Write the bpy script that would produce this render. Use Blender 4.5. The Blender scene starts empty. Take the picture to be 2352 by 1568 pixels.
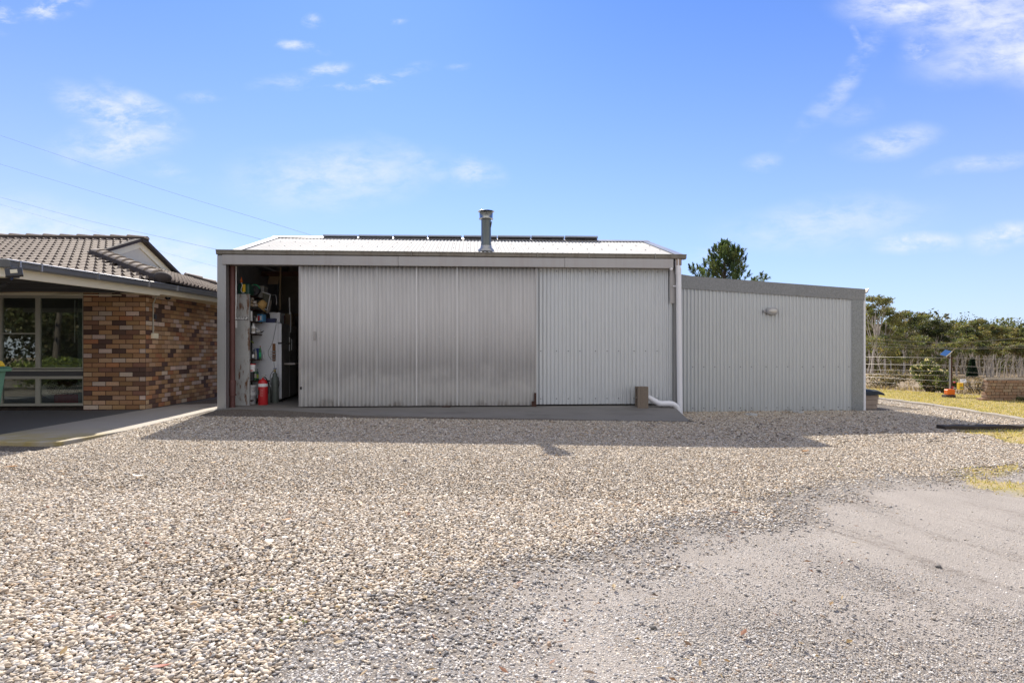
import bpy, bmesh, math, random
import numpy as np
from mathutils import Vector, Matrix, Quaternion
R = math.radians
random.seed(7); rng = np.random.default_rng(11)
scene = bpy.context.scene
COL = scene.collection

# ------------------------------------------------------------------ camera frame used to survey the place
CX, HY, F, H = 1176.0, 806.0, 1440.0, 1.06          # survey constants: focal length and eye height
def P(x, y, Y): return ((x-CX)/F*Y, Y, H-(y-HY)/F*Y)
TH = R(3.81); ca, sa = math.cos(TH), math.sin(TH)
SOX, SOY = -5.452, 11.70                              # shed front left corner
def S(a, b, z): return (SOX+a*ca-b*sa, SOY+a*sa+b*ca, z)
def spx(x, b):
    k = (x-CX)/F
    return (k*(SOY+b*ca)-SOX+b*sa)/(ca-k*sa)
def sz(y, a, b): return H-(y-HY)*(SOY+a*sa+b*ca)/F
def sp(x, y, b):
    a = spx(x, b); return (a, b, sz(y, a, b))
HOX, HOY = -6.765, 11.57                              # house front right corner
def HF(a, b, z): return (HOX+a*ca-b*sa, HOY+a*sa+b*ca, z)
def hpx(x, b):
    k = (x-CX)/F
    return (k*(HOY+b*ca)-HOX+b*sa)/(ca-k*sa)
def hz(y, a, b): return H-(y-HY)*(HOY+a*sa+b*ca)/F

def smooth(e0, e1, x):
    t = np.clip((x-e0)/(e1-e0), 0, 1); return t*t*(3-2*t)
def gz(X, Y):
    X = np.asarray(X, float); Y = np.asarray(Y, float)
    z = -.135-.02*np.clip(X, -6.2, 3.2)+.009*(np.minimum(Y, 11.0)-8.0)-.035*smooth(-5.0, -5.7, X)-.03*smooth(-4.6, -5.6, X)*smooth(9, 7.4, Y)
    s = ((X-11.2)*5.5+(Y-21.4)*2.5)/6.04
    s2 = np.where(X < 9, np.maximum(Y-24, 0), s)
    s = np.where(X < 9, np.minimum(s2, 200), np.maximum(s, 0)); s = np.maximum(s, 0)
    z = z-.055*np.minimum(s, 10)-.024*np.clip(s-10, 0, 60)-.004*np.clip(s-70, 0, 400)
    return z
def G(x, y):                                          # where the sight line of a survey point meets the ground
    lo, hi = .5, 300.
    Y = 5.
    for _ in range(60):
        X = (x-CX)/F*Y
        Yn = F*(H-float(gz(X, Y)))/max(y-HY, 1)
        Y = .5*Y+.5*Yn
    return ((x-CX)/F*Y, Y)
def inpoly(poly, X, Y):
    c = np.zeros(np.shape(X), bool); n = len(poly); j = n-1
    for i in range(n):
        xi, yi = poly[i]; xj, yj = poly[j]
        c ^= ((yi > Y) != (yj > Y)) & (X < (xj-xi)*(Y-yi)/(yj-yi+1e-12)+xi)
        j = i
    return c

# ------------------------------------------------------------------ mesh builder
def link(o): COL.objects.link(o); return o
def tag(o, label=None, cat=None, group=None, kind=None):
    if label: o['label'] = label
    if cat: o['category'] = cat
    if group: o['group'] = group
    if kind: o['kind'] = kind
    return o
def empty(name, loc, label, cat, group=None):
    o = bpy.data.objects.new(name, None); link(o); o.location = loc; o.empty_display_size = .2
    return tag(o, label, cat, group)
def wloc(o):
    v = Vector((0, 0, 0))
    while o is not None: v += o.location; o = o.parent
    return v
class MB:
    def __init__(s, T=None): s.v = []; s.f = []; s.sm = []; s.T = T; s.c = None; s.pc = []
    def add(s, vs, fs, smooth=False, new=True):
        n = len(s.v)
        if new: s.pc.append((n, len(s.f)))
        s.v += [tuple(s.T(*p)) if s.T else tuple(p) for p in vs]
        s.f += [tuple(n+i for i in f) for f in fs]; s.sm += [smooth]*len(fs)
        return s
    def box(s, x0, x1, y0, y1, z0, z1):
        return s.add([(x0,y0,z0),(x1,y0,z0),(x1,y1,z0),(x0,y1,z0),(x0,y0,z1),(x1,y0,z1),(x1,y1,z1),(x0,y1,z1)],
              [(0,3,2,1),(4,5,6,7),(0,1,5,4),(1,2,6,5),(2,3,7,6),(3,0,4,7)])
    def hexa(s, p): return s.add(p, [(0,3,2,1),(4,5,6,7),(0,1,5,4),(1,2,6,5),(2,3,7,6),(3,0,4,7)])
    def prism(s, poly, axis, t0, t1):
        n = len(poly)
        def mk(p, t): return (t, p[0], p[1]) if axis == 'x' else ((p[0], t, p[1]) if axis == 'y' else (p[0], p[1], t))
        vs = [mk(p, t0) for p in poly]+[mk(p, t1) for p in poly]
        return s.add(vs, [tuple(range(n))[::-1], tuple(range(n, 2*n))]+[(i,(i+1)%n,n+(i+1)%n,n+i) for i in range(n)])
    def tube(s, pts, r, n=8, caps=True):
        pts = [Vector(p) for p in pts]; m = len(pts)
        rs = r if isinstance(r, (list, tuple)) else [r]*m
        vs = []; up = None
        for i, p in enumerate(pts):
            d = (pts[min(i+1, m-1)]-pts[max(i-1, 0)]).normalized()
            if up is None: up = Vector((0, 0, 1)) if abs(d.z) < .9 else Vector((1, 0, 0))
            u = d.cross(up)
            if u.length < 1e-5: u = d.cross(Vector((0, 1, .1)))
            u.normalize(); w = u.cross(d).normalized(); up = w
            for k in range(n):
                t = 2*math.pi*k/n
                vs.append(tuple(p+(u*math.cos(t)+w*math.sin(t))*rs[i]))
        fs = [(i*n+k, i*n+(k+1)%n, (i+1)*n+(k+1)%n, (i+1)*n+k) for i in range(m-1) for k in range(n)]
        s.add(vs, fs, True)
        if caps:
            s.add(vs[:n], [tuple(range(n))], new=False); s.add(vs[-n:], [tuple(range(n))[::-1]], new=False)
        return s
    def lathe(s, prof, cx, cy, cz=0, n=20, smooth=True):
        vs = [(cx+r*math.cos(2*math.pi*k/n), cy+r*math.sin(2*math.pi*k/n), cz+z) for r, z in prof for k in range(n)]
        m = len(prof)
        s.add(vs, [(i*n+k, i*n+(k+1)%n, (i+1)*n+(k+1)%n, (i+1)*n+k) for i in range(m-1) for k in range(n)], smooth)
        s.add(vs[:n], [tuple(range(n))[::-1]], new=False); s.add(vs[-n:], [tuple(range(n))], new=False)
        return s
    def ball(s, c, rx, ry=None, rz=None, n=12):
        ry = ry or rx; rz = rz or rx
        vs = []; m = n//2+1
        for i in range(m+1):
            ph = math.pi*i/m
            for k in range(n):
                t = 2*math.pi*k/n
                vs.append((c[0]+rx*math.sin(ph)*math.cos(t), c[1]+ry*math.sin(ph)*math.sin(t), c[2]+rz*math.cos(ph)))
        return s.add(vs, [(i*n+k, (i+1)*n+k, (i+1)*n+(k+1)%n, i*n+(k+1)%n) for i in range(m) for k in range(n)], True)
    def each(s, name, mat, parent=None, bevel=0, seg=2, thick=0):   # every added piece becomes a part of its own
        out = []; pcs = s.pc+[(len(s.v), len(s.f))]
        for (v0, f0), (v1, f1) in zip(pcs, pcs[1:]):
            q = MB(); q.v = s.v[v0:v1]; q.f = [tuple(i-v0 for i in f) for f in s.f[f0:f1]]; q.sm = s.sm[f0:f1]
            out.append(q.build(name, mat, parent, bevel, seg, thick))
        return out
    def build(s, name, mat, parent=None, bevel=0, seg=2, thick=0):
        off = wloc(parent) if parent else Vector((0, 0, 0))
        me = bpy.data.meshes.new(name)
        me.from_pydata([(x-off.x, y-off.y, z-off.z) for x, y, z in s.v], [], s.f)
        me.polygons.foreach_set('use_smooth', s.sm)
        if s.c is not None:
            at = me.color_attributes.new('Col', 'FLOAT_COLOR', 'POINT')
            at.data.foreach_set('color', np.array(s.c, np.float32).ravel())
        me.materials.append(mat); me.update()
        o = bpy.data.objects.new(name, me); link(o)
        if parent: o.parent = parent
        if thick:
            m = o.modifiers.new('Solidify', 'SOLIDIFY'); m.thickness = thick; m.offset = 0
        if bevel:
            m = o.modifiers.new('Bevel', 'BEVEL'); m.width = bevel; m.segments = seg; m.limit_method = 'ANGLE'; m.angle_limit = R(40)
        return o
def np_mesh(name, V, Fc, mat, col=None, parent=None, smooth=True):
    V = np.asarray(V, np.float32); Fc = np.asarray(Fc, np.int32)
    if parent is not None: V = V-np.array(wloc(parent), np.float32)
    me = bpy.data.meshes.new(name); k = Fc.shape[1]
    me.vertices.add(len(V)); me.vertices.foreach_set('co', V.ravel())
    me.loops.add(Fc.size); me.loops.foreach_set('vertex_index', Fc.ravel())
    me.polygons.add(len(Fc)); me.polygons.foreach_set('loop_start', np.arange(0, Fc.size, k, dtype=np.int32))
    me.polygons.foreach_set('use_smooth', np.full(len(Fc), smooth))
    if col is not None:
        at = me.color_attributes.new('Col', 'FLOAT_COLOR', 'POINT')
        c = np.ones((len(V), 4), np.float32); c[:, :3] = col; at.data.foreach_set('color', c.ravel())
    me.materials.append(mat); me.update(calc_edges=True); me.validate()
    o = bpy.data.objects.new(name, me); link(o)
    if parent is not None: o.parent = parent
    return o
def dup(root, loc):
    r = root.copy(); COL.objects.link(r); r.location = loc
    for ch in list(root.children):
        c = ch.copy(); COL.objects.link(c); c.parent = r
        for g in ch.children:
            d = g.copy(); COL.objects.link(d); d.parent = c
    return r

# ------------------------------------------------------------------ materials
class NT:
    def __init__(s, tree): s.t = tree; s.n = tree.nodes; s.l = tree.links
    def node(s, typ, **kw):
        n = s.n.new(typ)
        for k, v in kw.items():
            if k in ('inp',):
                for kk, vv in v.items():
                    if hasattr(vv, 'is_output') or isinstance(vv, bpy.types.NodeSocket): s.l.new(vv, n.inputs[kk])
                    else: n.inputs[kk].default_value = vv
            else: setattr(n, k, v)
        return n
    def math(s, op, a, b=None, c=None, clamp=False):
        n = s.n.new('ShaderNodeMath'); n.operation = op; n.use_clamp = clamp
        for i, v in enumerate((a, b, c)):
            if v is None: continue
            if isinstance(v, bpy.types.NodeSocket): s.l.new(v, n.inputs[i])
            else: n.inputs[i].default_value = v
        return n.outputs[0]
    def mix(s, fac, a, b, mode='MIX'):
        n = s.n.new('ShaderNodeMix'); n.data_type = 'RGBA'; n.blend_type = mode
        for i, v in ((0, fac), (6, a), (7, b)):
            if isinstance(v, bpy.types.NodeSocket): s.l.new(v, n.inputs[i])
            else: n.inputs[i].default_value = v if i == 0 else (tuple(v)+(1,))[:4]
        return n.outputs[2]
    def noise(s, scale, vec=None, detail=4, rough=.55, dist=0.):
        n = s.n.new('ShaderNodeTexNoise'); n.inputs['Scale'].default_value = scale
        n.inputs['Detail'].default_value = detail; n.inputs['Roughness'].default_value = rough; n.inputs['Distortion'].default_value = dist
        if vec is not None: s.l.new(vec, n.inputs['Vector'])
        return n.outputs[0]
    def voro(s, scale, vec=None, feat='F1', out=0):
        n = s.n.new('ShaderNodeTexVoronoi'); n.feature = feat; n.inputs['Scale'].default_value = scale
        if vec is not None: s.l.new(vec, n.inputs['Vector'])
        return n.outputs[out]
    def ramp(s, x, lo, hi):                               # smooth step of a value
        n = s.n.new('ShaderNodeMapRange'); n.interpolation_type = 'SMOOTHSTEP'
        s.l.new(x, n.inputs[0]); n.inputs[1].default_value = lo; n.inputs[2].default_value = hi
        return n.outputs[0]
    def mapping(s, vec, scale=(1, 1, 1), rot=(0, 0, 0)):
        n = s.n.new('ShaderNodeMapping'); s.l.new(vec, n.inputs[0]); n.inputs['Scale'].default_value = scale; n.inputs['Rotation'].default_value = rot
        return n.outputs[0]
    def bump(s, h, strength=.3, dist=.01):
        n = s.n.new('ShaderNodeBump'); n.inputs['Strength'].default_value = strength; n.inputs['Distance'].default_value = dist
        s.l.new(h, n.inputs['Height']); return n.outputs[0]
def newmat(name):
    m = bpy.data.materials.new(name); m.use_nodes = True
    t = NT(m.node_tree); bs = m.node_tree.nodes['Principled BSDF']
    return m, t, bs
def geo(t): return t.node('ShaderNodeNewGeometry').outputs['Position']
def attr(t, name='Col'): return t.node('ShaderNodeAttribute', attribute_name=name).outputs['Color']
def setin(t, bs, key, v):
    if isinstance(v, bpy.types.NodeSocket): t.l.new(v, bs.inputs[key])
    else: bs.inputs[key].default_value = (tuple(v)+(1,))[:4] if isinstance(v, (tuple, list)) else v
def simple(name, col, rough=.5, metal=0., var=.12, scale=12., bump=.0, spec=.5):
    m, t, bs = newmat(name); p = geo(t)
    n = t.noise(scale, p, 5)
    lo = tuple(c*(1-var) for c in col); hi = tuple(min(1, c*(1+var)) for c in col)
    setin(t, bs, 'Base Color', t.mix(n, lo, hi)); setin(t, bs, 'Roughness', rough); setin(t, bs, 'Metallic', metal)
    bs.inputs['Specular IOR Level'].default_value = spec
    if bump: t.l.new(t.bump(t.noise(scale*6, p, 4), bump, .004), bs.inputs['Normal'])
    return m
def galv(name, col, rough=.42, metal=.7, var=.15, streak=.25, spangle=0., tint=None):
    m, t, bs = newmat(name); p = geo(t)
    n1 = t.noise(2.2, p, 5, .6); st = t.noise(9., t.mapping(p, (1, 1, .06)), 4, .6)
    c = t.mix(n1, tuple(k*(1-var) for k in col), tuple(k*(1+var) for k in col))
    c = t.mix(t.math('MULTIPLY', t.ramp(st, .45, .75), streak), c, tint or tuple(k*.6 for k in col))
    if spangle:
        vv = t.node('ShaderNodeTexVoronoi', inp={'Scale': 55.}); t.l.new(p, vv.inputs['Vector'])
        sp_ = t.math('FRACT', t.math('MULTIPLY', vv.outputs['Color'], 7.3))
        c = t.mix(t.math('MULTIPLY', sp_, spangle), c, tuple(min(1, k*1.9) for k in col))
        setin(t, bs, 'Roughness', t.math('MULTIPLY_ADD', sp_, .25, rough-.1))
    else:
        setin(t, bs, 'Roughness', t.math('MULTIPLY_ADD', n1, .2, rough-.1))
    setin(t, bs, 'Base Color', c); setin(t, bs, 'Metallic', metal)
    return m
M = {}
M['wall_zinc'] = galv('zinc_sheet', (.62, .64, .655), .42, .55, .04, .08)
M['annex_zinc'] = galv('annex_sheet', (.56, .58, .585), .42, .55, .05, .08)
def door_mat():
    m, t, bs = newmat('weathered_sheet'); p = geo(t)
    z = t.node('ShaderNodeSeparateXYZ', inp={0: p})
    n1 = t.noise(1.6, p, 5, .6); st = t.noise(14., t.mapping(p, (1, 1, .05)), 4, .6)
    c = t.mix(n1, (.49, .48, .475), (.56, .55, .545))
    c = t.mix(t.math('MULTIPLY', t.ramp(st, .42, .72), .35), c, (.40, .385, .375))
    wob = t.math('MULTIPLY_ADD', t.noise(3., p, 5), .5, -.25)
    zz = t.math('ADD', z.outputs[2], wob)
    clean_lift = t.math('SUBTRACT', 1., t.ramp(zz, .22, .85))          # rain-washed band at the foot, widened and paled to offset the shade
    c = t.mix(t.math('MULTIPLY', clean_lift, .95), c, (.90, .885, .86))
    rust = t.math('MULTIPLY', t.math('SUBTRACT', 1., t.ramp(zz, -.05, .12)), t.ramp(st, .35, .6))
    c = t.mix(t.math('MULTIPLY', rust, .6), c, (.22, .16, .11))
    top = t.math('MULTIPLY', t.ramp(zz, 2.35, 2.62), .45)
    c = t.mix(top, c, (.56, .54, .51))
    setin(t, bs, 'Base Color', c); setin(t, bs, 'Metallic', .0); setin(t, bs, 'Roughness', .75); bs.inputs['Specular IOR Level'].default_value = .25
    return m
M['door'] = door_mat()
M['galv_flat'] = galv('flat_galvanised', (.40, .385, .375), .42, .65, .10, .3, 0., (.33, .28, .26))
M['galv_post'] = galv('post_galvanised', (.40, .40, .40), .40, .7, .10, .25)
M['gutter'] = galv('old_gutter', (.25, .235, .205), .5, .5, .18, .5, 0., (.12, .09, .07))
M['spangle'] = galv('spangled_flashing', (.20, .21, .215), .42, .6, .12, .12, .55)
M['spangle_dark'] = galv('dull_spangled_flashing', (.19, .195, .20), .45, .5, .12, .12, .5)
M['lap'] = galv('sheet_lap_zinc', (.74, .74, .74), .4, .4, .04, .08)
M['roof_zinc'] = galv('roof_sheet', (.50, .495, .48), .85, .0, .05, .08)
M['roof_zinc'].node_tree.nodes['Principled BSDF'].inputs['Specular IOR Level'].default_value = .12
M['flue'] = galv('flue_steel', (.15, .165, .16), .42, .7, .35, .5, 0., (.11, .12, .10))
M['flue_cap'] = galv('flue_cap_steel', (.45, .46, .44), .25, .9, .2, .2)
M['white_pvc'] = simple('white_pvc', (.80, .80, .83), .35, 0, .04, 3)
M['white'] = simple('white_paint', (.86, .86, .85), .4, 0, .04, 6)
M['fridge'] = simple('fridge_white', (.86, .87, .89), .35, 0, .04, 3)
M['fridge_shade_grey'] = simple('fridge_shade_grey', (.36, .35, .33), .45, 0, .10, 5)  # shade on the white fridge's front put into this grey; freezer shares it
M['cream'] = simple('cream_paint', (.84, .77, .58), .5, 0, .05, 3)
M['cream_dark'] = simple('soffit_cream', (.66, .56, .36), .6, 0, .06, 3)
M['cream_alu'] = simple('cream_window_frame', (.44, .42, .35), .45, .1, .05, 5)
M['house_gutter'] = simple('house_gutter', (.15, .155, .16), .4, .2, .08, 4)
M['bright_zinc'] = simple('bright_edge', (.75, .75, .75), .35, .3, .05, 4)
M['black'] = simple('black_plastic', (.025, .025, .028), .4, 0, .2, 8)
M['dark'] = simple('dark_grey', (.07, .07, .072), .6, 0, .2, 8)
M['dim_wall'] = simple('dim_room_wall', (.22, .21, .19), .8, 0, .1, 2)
M['red'] = simple('red_enamel', (.55, .025, .03), .3, 0, .08, 6)
M['red_cloth'] = simple('red_cloth', (.32, .03, .035), .9, 0, .2, 12)
M['green_cyl'] = simple('olive_cylinder', (.17, .19, .165), .5, .2, .25, 14)
M['green'] = simple('bottle_green', (.03, .16, .05), .35, 0, .2, 10)
M['dark_green'] = simple('dark_green_plastic', (.02, .075, .05), .45, 0, .15, 10)
M['bright_green'] = simple('hose_green', (.03, .42, .18), .4, 0, .1, 10)
M['lime'] = simple('lime_plastic', (.35, .45, .04), .4, 0, .1, 10)
M['yellow'] = simple('yellow_plastic', (.80, .52, .03), .4, 0, .06, 6)
M['orange'] = simple('orange_plastic', (.80, .17, .015), .4, 0, .06, 6)
M['blue'] = simple('blue_plastic', (.04, .09, .30), .4, 0, .1, 6)
M['navy'] = simple('navy_plastic', (.03, .04, .12), .45, 0, .1, 6)
M['sky_blue'] = simple('light_blue_plastic', (.12, .36, .62), .4, 0, .1, 6)
M['brass'] = simple('brass', (.62, .47, .18), .3, .9, .1, 9)
M['steel'] = simple('bright_steel', (.6, .6, .6), .3, .9, .1, 9)
M['wood'] = simple('brown_wood', (.27, .125, .05), .6, 0, .25, 20)
M['timber'] = simple('grey_timber', (.33, .26, .21), .8, 0, .25, 9, .4)
M['sleeper'] = simple('dark_sleeper', (.05, .038, .03), .85, 0, .45, 9, .6)
M['edge_timber'] = simple('bleached_timber', (.34, .30, .25), .85, 0, .35, 8, .5)
M['straw'] = simple('straw', (.50, .31, .11), .8, 0, .25, 60)
M['paper'] = simple('old_paper', (.52, .48, .42), .8, 0, .15, 6)
M['cloth'] = simple('grey_cloth', (.42, .37, .32), .9, 0, .25, 25)
M['tan'] = simple('tan_card', (.36, .27, .17), .8, 0, .15, 9)
M['grey_plastic'] = simple('grey_plastic', (.42, .42, .41), .5, 0, .12, 9)
M['lamp_lens'] = simple('frosted_lens', (.58, .56, .52), .2, 0, .06, 10)
M['lamp_body'] = simple('lamp_grey', (.36, .36, .37), .45, .2, .1, 9)
M['red_oxide'] = simple('red_oxide_paint', (.115, .045, .038), .6, 0, .3, 6)
M['bin_green'] = simple('bin_green', (.12, .26, .17), .5, 0, .08, 6)
M['rust'] = simple('rusty_steel', (.075, .035, .025), .8, .2, .4, 14)
M['wire'] = simple('fence_wire', (.34, .32, .29), .5, .6, .1, 4)
M['cable'] = simple('power_cable', (.26, .29, .34), .6, 0, .1, 4)
M['concrete_block'] = simple('brown_concrete', (.20, .16, .125), .9, 0, .2, 30, .6)
M['darkblock'] = simple('dark_block', (.075, .055, .045), .9, 0, .3, 18, .5)
M['pv_back'] = simple('panel_back', (.17, .16, .15), .5, 0, .1, 5)
M['pv_frame'] = simple('panel_frame', (.36, .40, .46), .4, .5, .1, 5)
M['pv_glass'] = simple('panel_cells', (.015, .03, .09), .12, 0, .2, 9)
M['pv_blue'] = simple('blue_cells', (.03, .10, .26), .2, 0, .2, 9)
M['pink'] = simple('pink_tape', (.62, .08, .12), .5, 0, .1, 9)
M['leafdry'] = simple('dry_leaf', (.30, .14, .04), .7, 0, .4, 30)
M['bark_scrap'] = simple('pale_bark', (.72, .68, .60), .7, 0, .1, 30)
M['stone_dark'] = simple('dark_stone', (.13, .12, .11), .8, 0, .3, 30, .5)
def shelf_mat():
    m, t, bs = newmat('rusty_perforated_steel'); p = geo(t)
    c = t.mix(t.noise(5, p, 5), (.44, .44, .43), (.60, .60, .58))
    rs = t.ramp(t.noise(7., t.mapping(p, (1.4, 1.4, .35)), 6, .68), .52, .64)
    c = t.mix(rs, c, (.20, .10, .055))
    setin(t, bs, 'Base Color', c); setin(t, bs, 'Roughness', .6); setin(t, bs, 'Metallic', .3)
    return m
M['shelf'] = shelf_mat()
def conc_mat(name, lo, hi, moss=0., stain=.4):
    m, t, bs = newmat(name); p = geo(t)
    c = t.mix(t.noise(1.1, p, 6, .65), lo, hi)
    c = t.mix(t.math('MULTIPLY', t.ramp(t.noise(.8, t.mapping(p, (1, 2.5, 1)), 5, .6), .5, .7), stain), c, tuple(k*.5 for k in lo))
    c = t.mix(t.math('MULTIPLY', t.noise(160, p, 2), .35), c, tuple(k*.55 for k in lo))
    if moss:
        yy = t.node('ShaderNodeSeparateXYZ', inp={0: p}).outputs[1]
        w = t.math('MULTIPLY', t.math('SUBTRACT', 1, t.ramp(yy, 7.4, 9.2)), t.ramp(t.noise(2.4, p, 5), .3, .62))
        c = t.mix(t.math('MULTIPLY', w, moss), c, (.36, .27, .06))
    setin(t, bs, 'Base Color', c); setin(t, bs, 'Roughness', .9)
    t.l.new(t.bump(t.noise(90, p, 4), .4, .004), bs.inputs['Normal'])
    return m
M['path'] = conc_mat('path_concrete', (.40, .36, .31), (.52, .475, .41), .85, .2)
M['apron'] = conc_mat('dark_concrete', (.16, .15, .14), (.27, .255, .24), 0, .5)
def attr_mat(name, rough=.8, speck=0, bump=.0, trans=0., tscale=120., gain=1.):
    m, t, bs = newmat(name); p = geo(t); c = attr(t)
    if speck:
        c = t.mix(t.math('MULTIPLY', t.ramp(t.noise(tscale, p, 3, .6), .55, .72), speck), c, (.03, .02, .017))
        c = t.mix(t.math('MULTIPLY', t.noise(30, p, 4), .35), c, t.mix(.5, c, (.05, .03, .02)))
    setin(t, bs, 'Base Color', c); setin(t, bs, 'Roughness', rough); bs.inputs['Specular IOR Level'].default_value = .3
    if bump: t.l.new(t.bump(t.noise(tscale, p, 4), bump, .004), bs.inputs['Normal'])
    if trans:
        tr = t.node('ShaderNodeBsdfTranslucent'); t.l.new(t.mix(1., c, (1.1, 1.12, .6), 'MULTIPLY'), tr.inputs[0])
        mx = t.node('ShaderNodeMixShader'); mx.inputs[0].default_value = trans
        t.l.new(bs.outputs[0], mx.inputs[1]); t.l.new(tr.outputs[0], mx.inputs[2])
        t.l.new(mx.outputs[0], m.node_tree.nodes['Material Output'].inputs[0])
    return m
M['brick'] = attr_mat('clinker_brick', .85, .6, .5, 0, 95.)
M['loose_brick'] = attr_mat('loose_brick', .9, .25, .5, 0, 60.)
M['mortar'] = simple('brown_mortar', (.06, .035, .025), .95, 0, .2, 30)
M['pebble'] = attr_mat('river_pebble', .75, 0, .25, 0, 160.)
M['leaf'] = attr_mat('leaf', .55, 0, 0, .5)
M['needle'] = attr_mat('pine_needle', .55, 0, 0, .4)
M['grass'] = attr_mat('grass_blade', .7, 0, 0, .35)
def tile_mat():
    m, t, bs = newmat('weathered_roof_tile'); p = geo(t)
    c = t.mix(t.noise(2.5, p, 6, .65), (.25, .20, .16), (.40, .335, .27))
    c = t.mix(t.math('MULTIPLY', t.ramp(t.noise(38, p, 4, .6), .5, .66), .55), c, (.085, .065, .055))
    setin(t, bs, 'Base Color', c); setin(t, bs, 'Roughness', .8); bs.inputs['Specular IOR Level'].default_value = .25
    t.l.new(t.bump(t.noise(120, p, 3), .3, .004), bs.inputs['Normal'])
    return m
M['tile'] = tile_mat()
M['tile_butt_shade'] = simple('tile_butt_shade', (.06, .045, .038), .85, 0, .3, 20)  # shade and dirt under the tile rolls, put into the butt colour
M['cap_tile'] = simple('ridge_tile', (.32, .265, .21), .8, 0, .3, 20, .3)
M['cap_dark'] = simple('pointing_mortar', (.045, .035, .032), .9, 0, .3, 14, .3)
def bark_mat(name, lo, hi):
    m, t, bs = newmat(name); p = geo(t)
    setin(t, bs, 'Base Color', t.mix(t.noise(1.3, t.mapping(p, (2, 2, .4)), 5), lo, hi)); setin(t, bs, 'Roughness', .85)
    return m
M['gum_bark'] = bark_mat('gum_bark', (.20, .17, .15), (.62, .57, .51))
M['pine_bark'] = bark_mat('pine_bark', (.05, .04, .03), (.12, .09, .07))
def glass_mat():
    m, t, bs = newmat('window_glass')
    g = t.node('ShaderNodeBsdfGlossy'); g.inputs['Roughness'].default_value = .01; g.inputs['Color'].default_value = (.9, .95, .92, 1)
    tr = t.node('ShaderNodeBsdfTransparent'); tr.inputs[0].default_value = (.88, .91, .88, 1)
    fr = t.node('ShaderNodeFresnel'); fr.inputs['IOR'].default_value = 1.5
    mx = t.node('ShaderNodeMixShader'); t.l.new(t.math('MULTIPLY_ADD', fr.outputs[0], 1.5, .05), mx.inputs[0])
    t.l.new(tr.outputs[0], mx.inputs[1]); t.l.new(g.outputs[0], mx.inputs[2])
    t.l.new(mx.outputs[0], m.node_tree.nodes['Material Output'].inputs[0])
    return m
M['glass'] = glass_mat()
# ------------------------------------------------------------------ camera, sun, sky
cam = bpy.data.cameras.new('Camera'); co = bpy.data.objects.new('Camera', cam); link(co)
co.location = (0, 0, H); co.rotation_euler = (R(90), 0, 0)
cam.sensor_width = 36; cam.lens = 36*F/2352; cam.shift_y = (HY-784)/2352; cam.clip_start = .05; cam.clip_end = 8000
scene.camera = co
SUN_EL, SUN_AZ = R(37.7), R(12.0)                       # sun behind the shed, a little to the left
sd = Vector((-math.sin(SUN_AZ)*math.cos(SUN_EL), math.cos(SUN_AZ)*math.cos(SUN_EL), math.sin(SUN_EL)))
sl = bpy.data.lights.new('Sun', 'SUN'); sl.energy = 5.0; sl.angle = R(.55); sl.color = (1, .93, .82)
so = bpy.data.objects.new('Sun', sl); link(so); so.rotation_euler = (-sd).to_track_quat('-Z', 'Y').to_euler(); so.location = (0, 0, 30)
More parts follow.
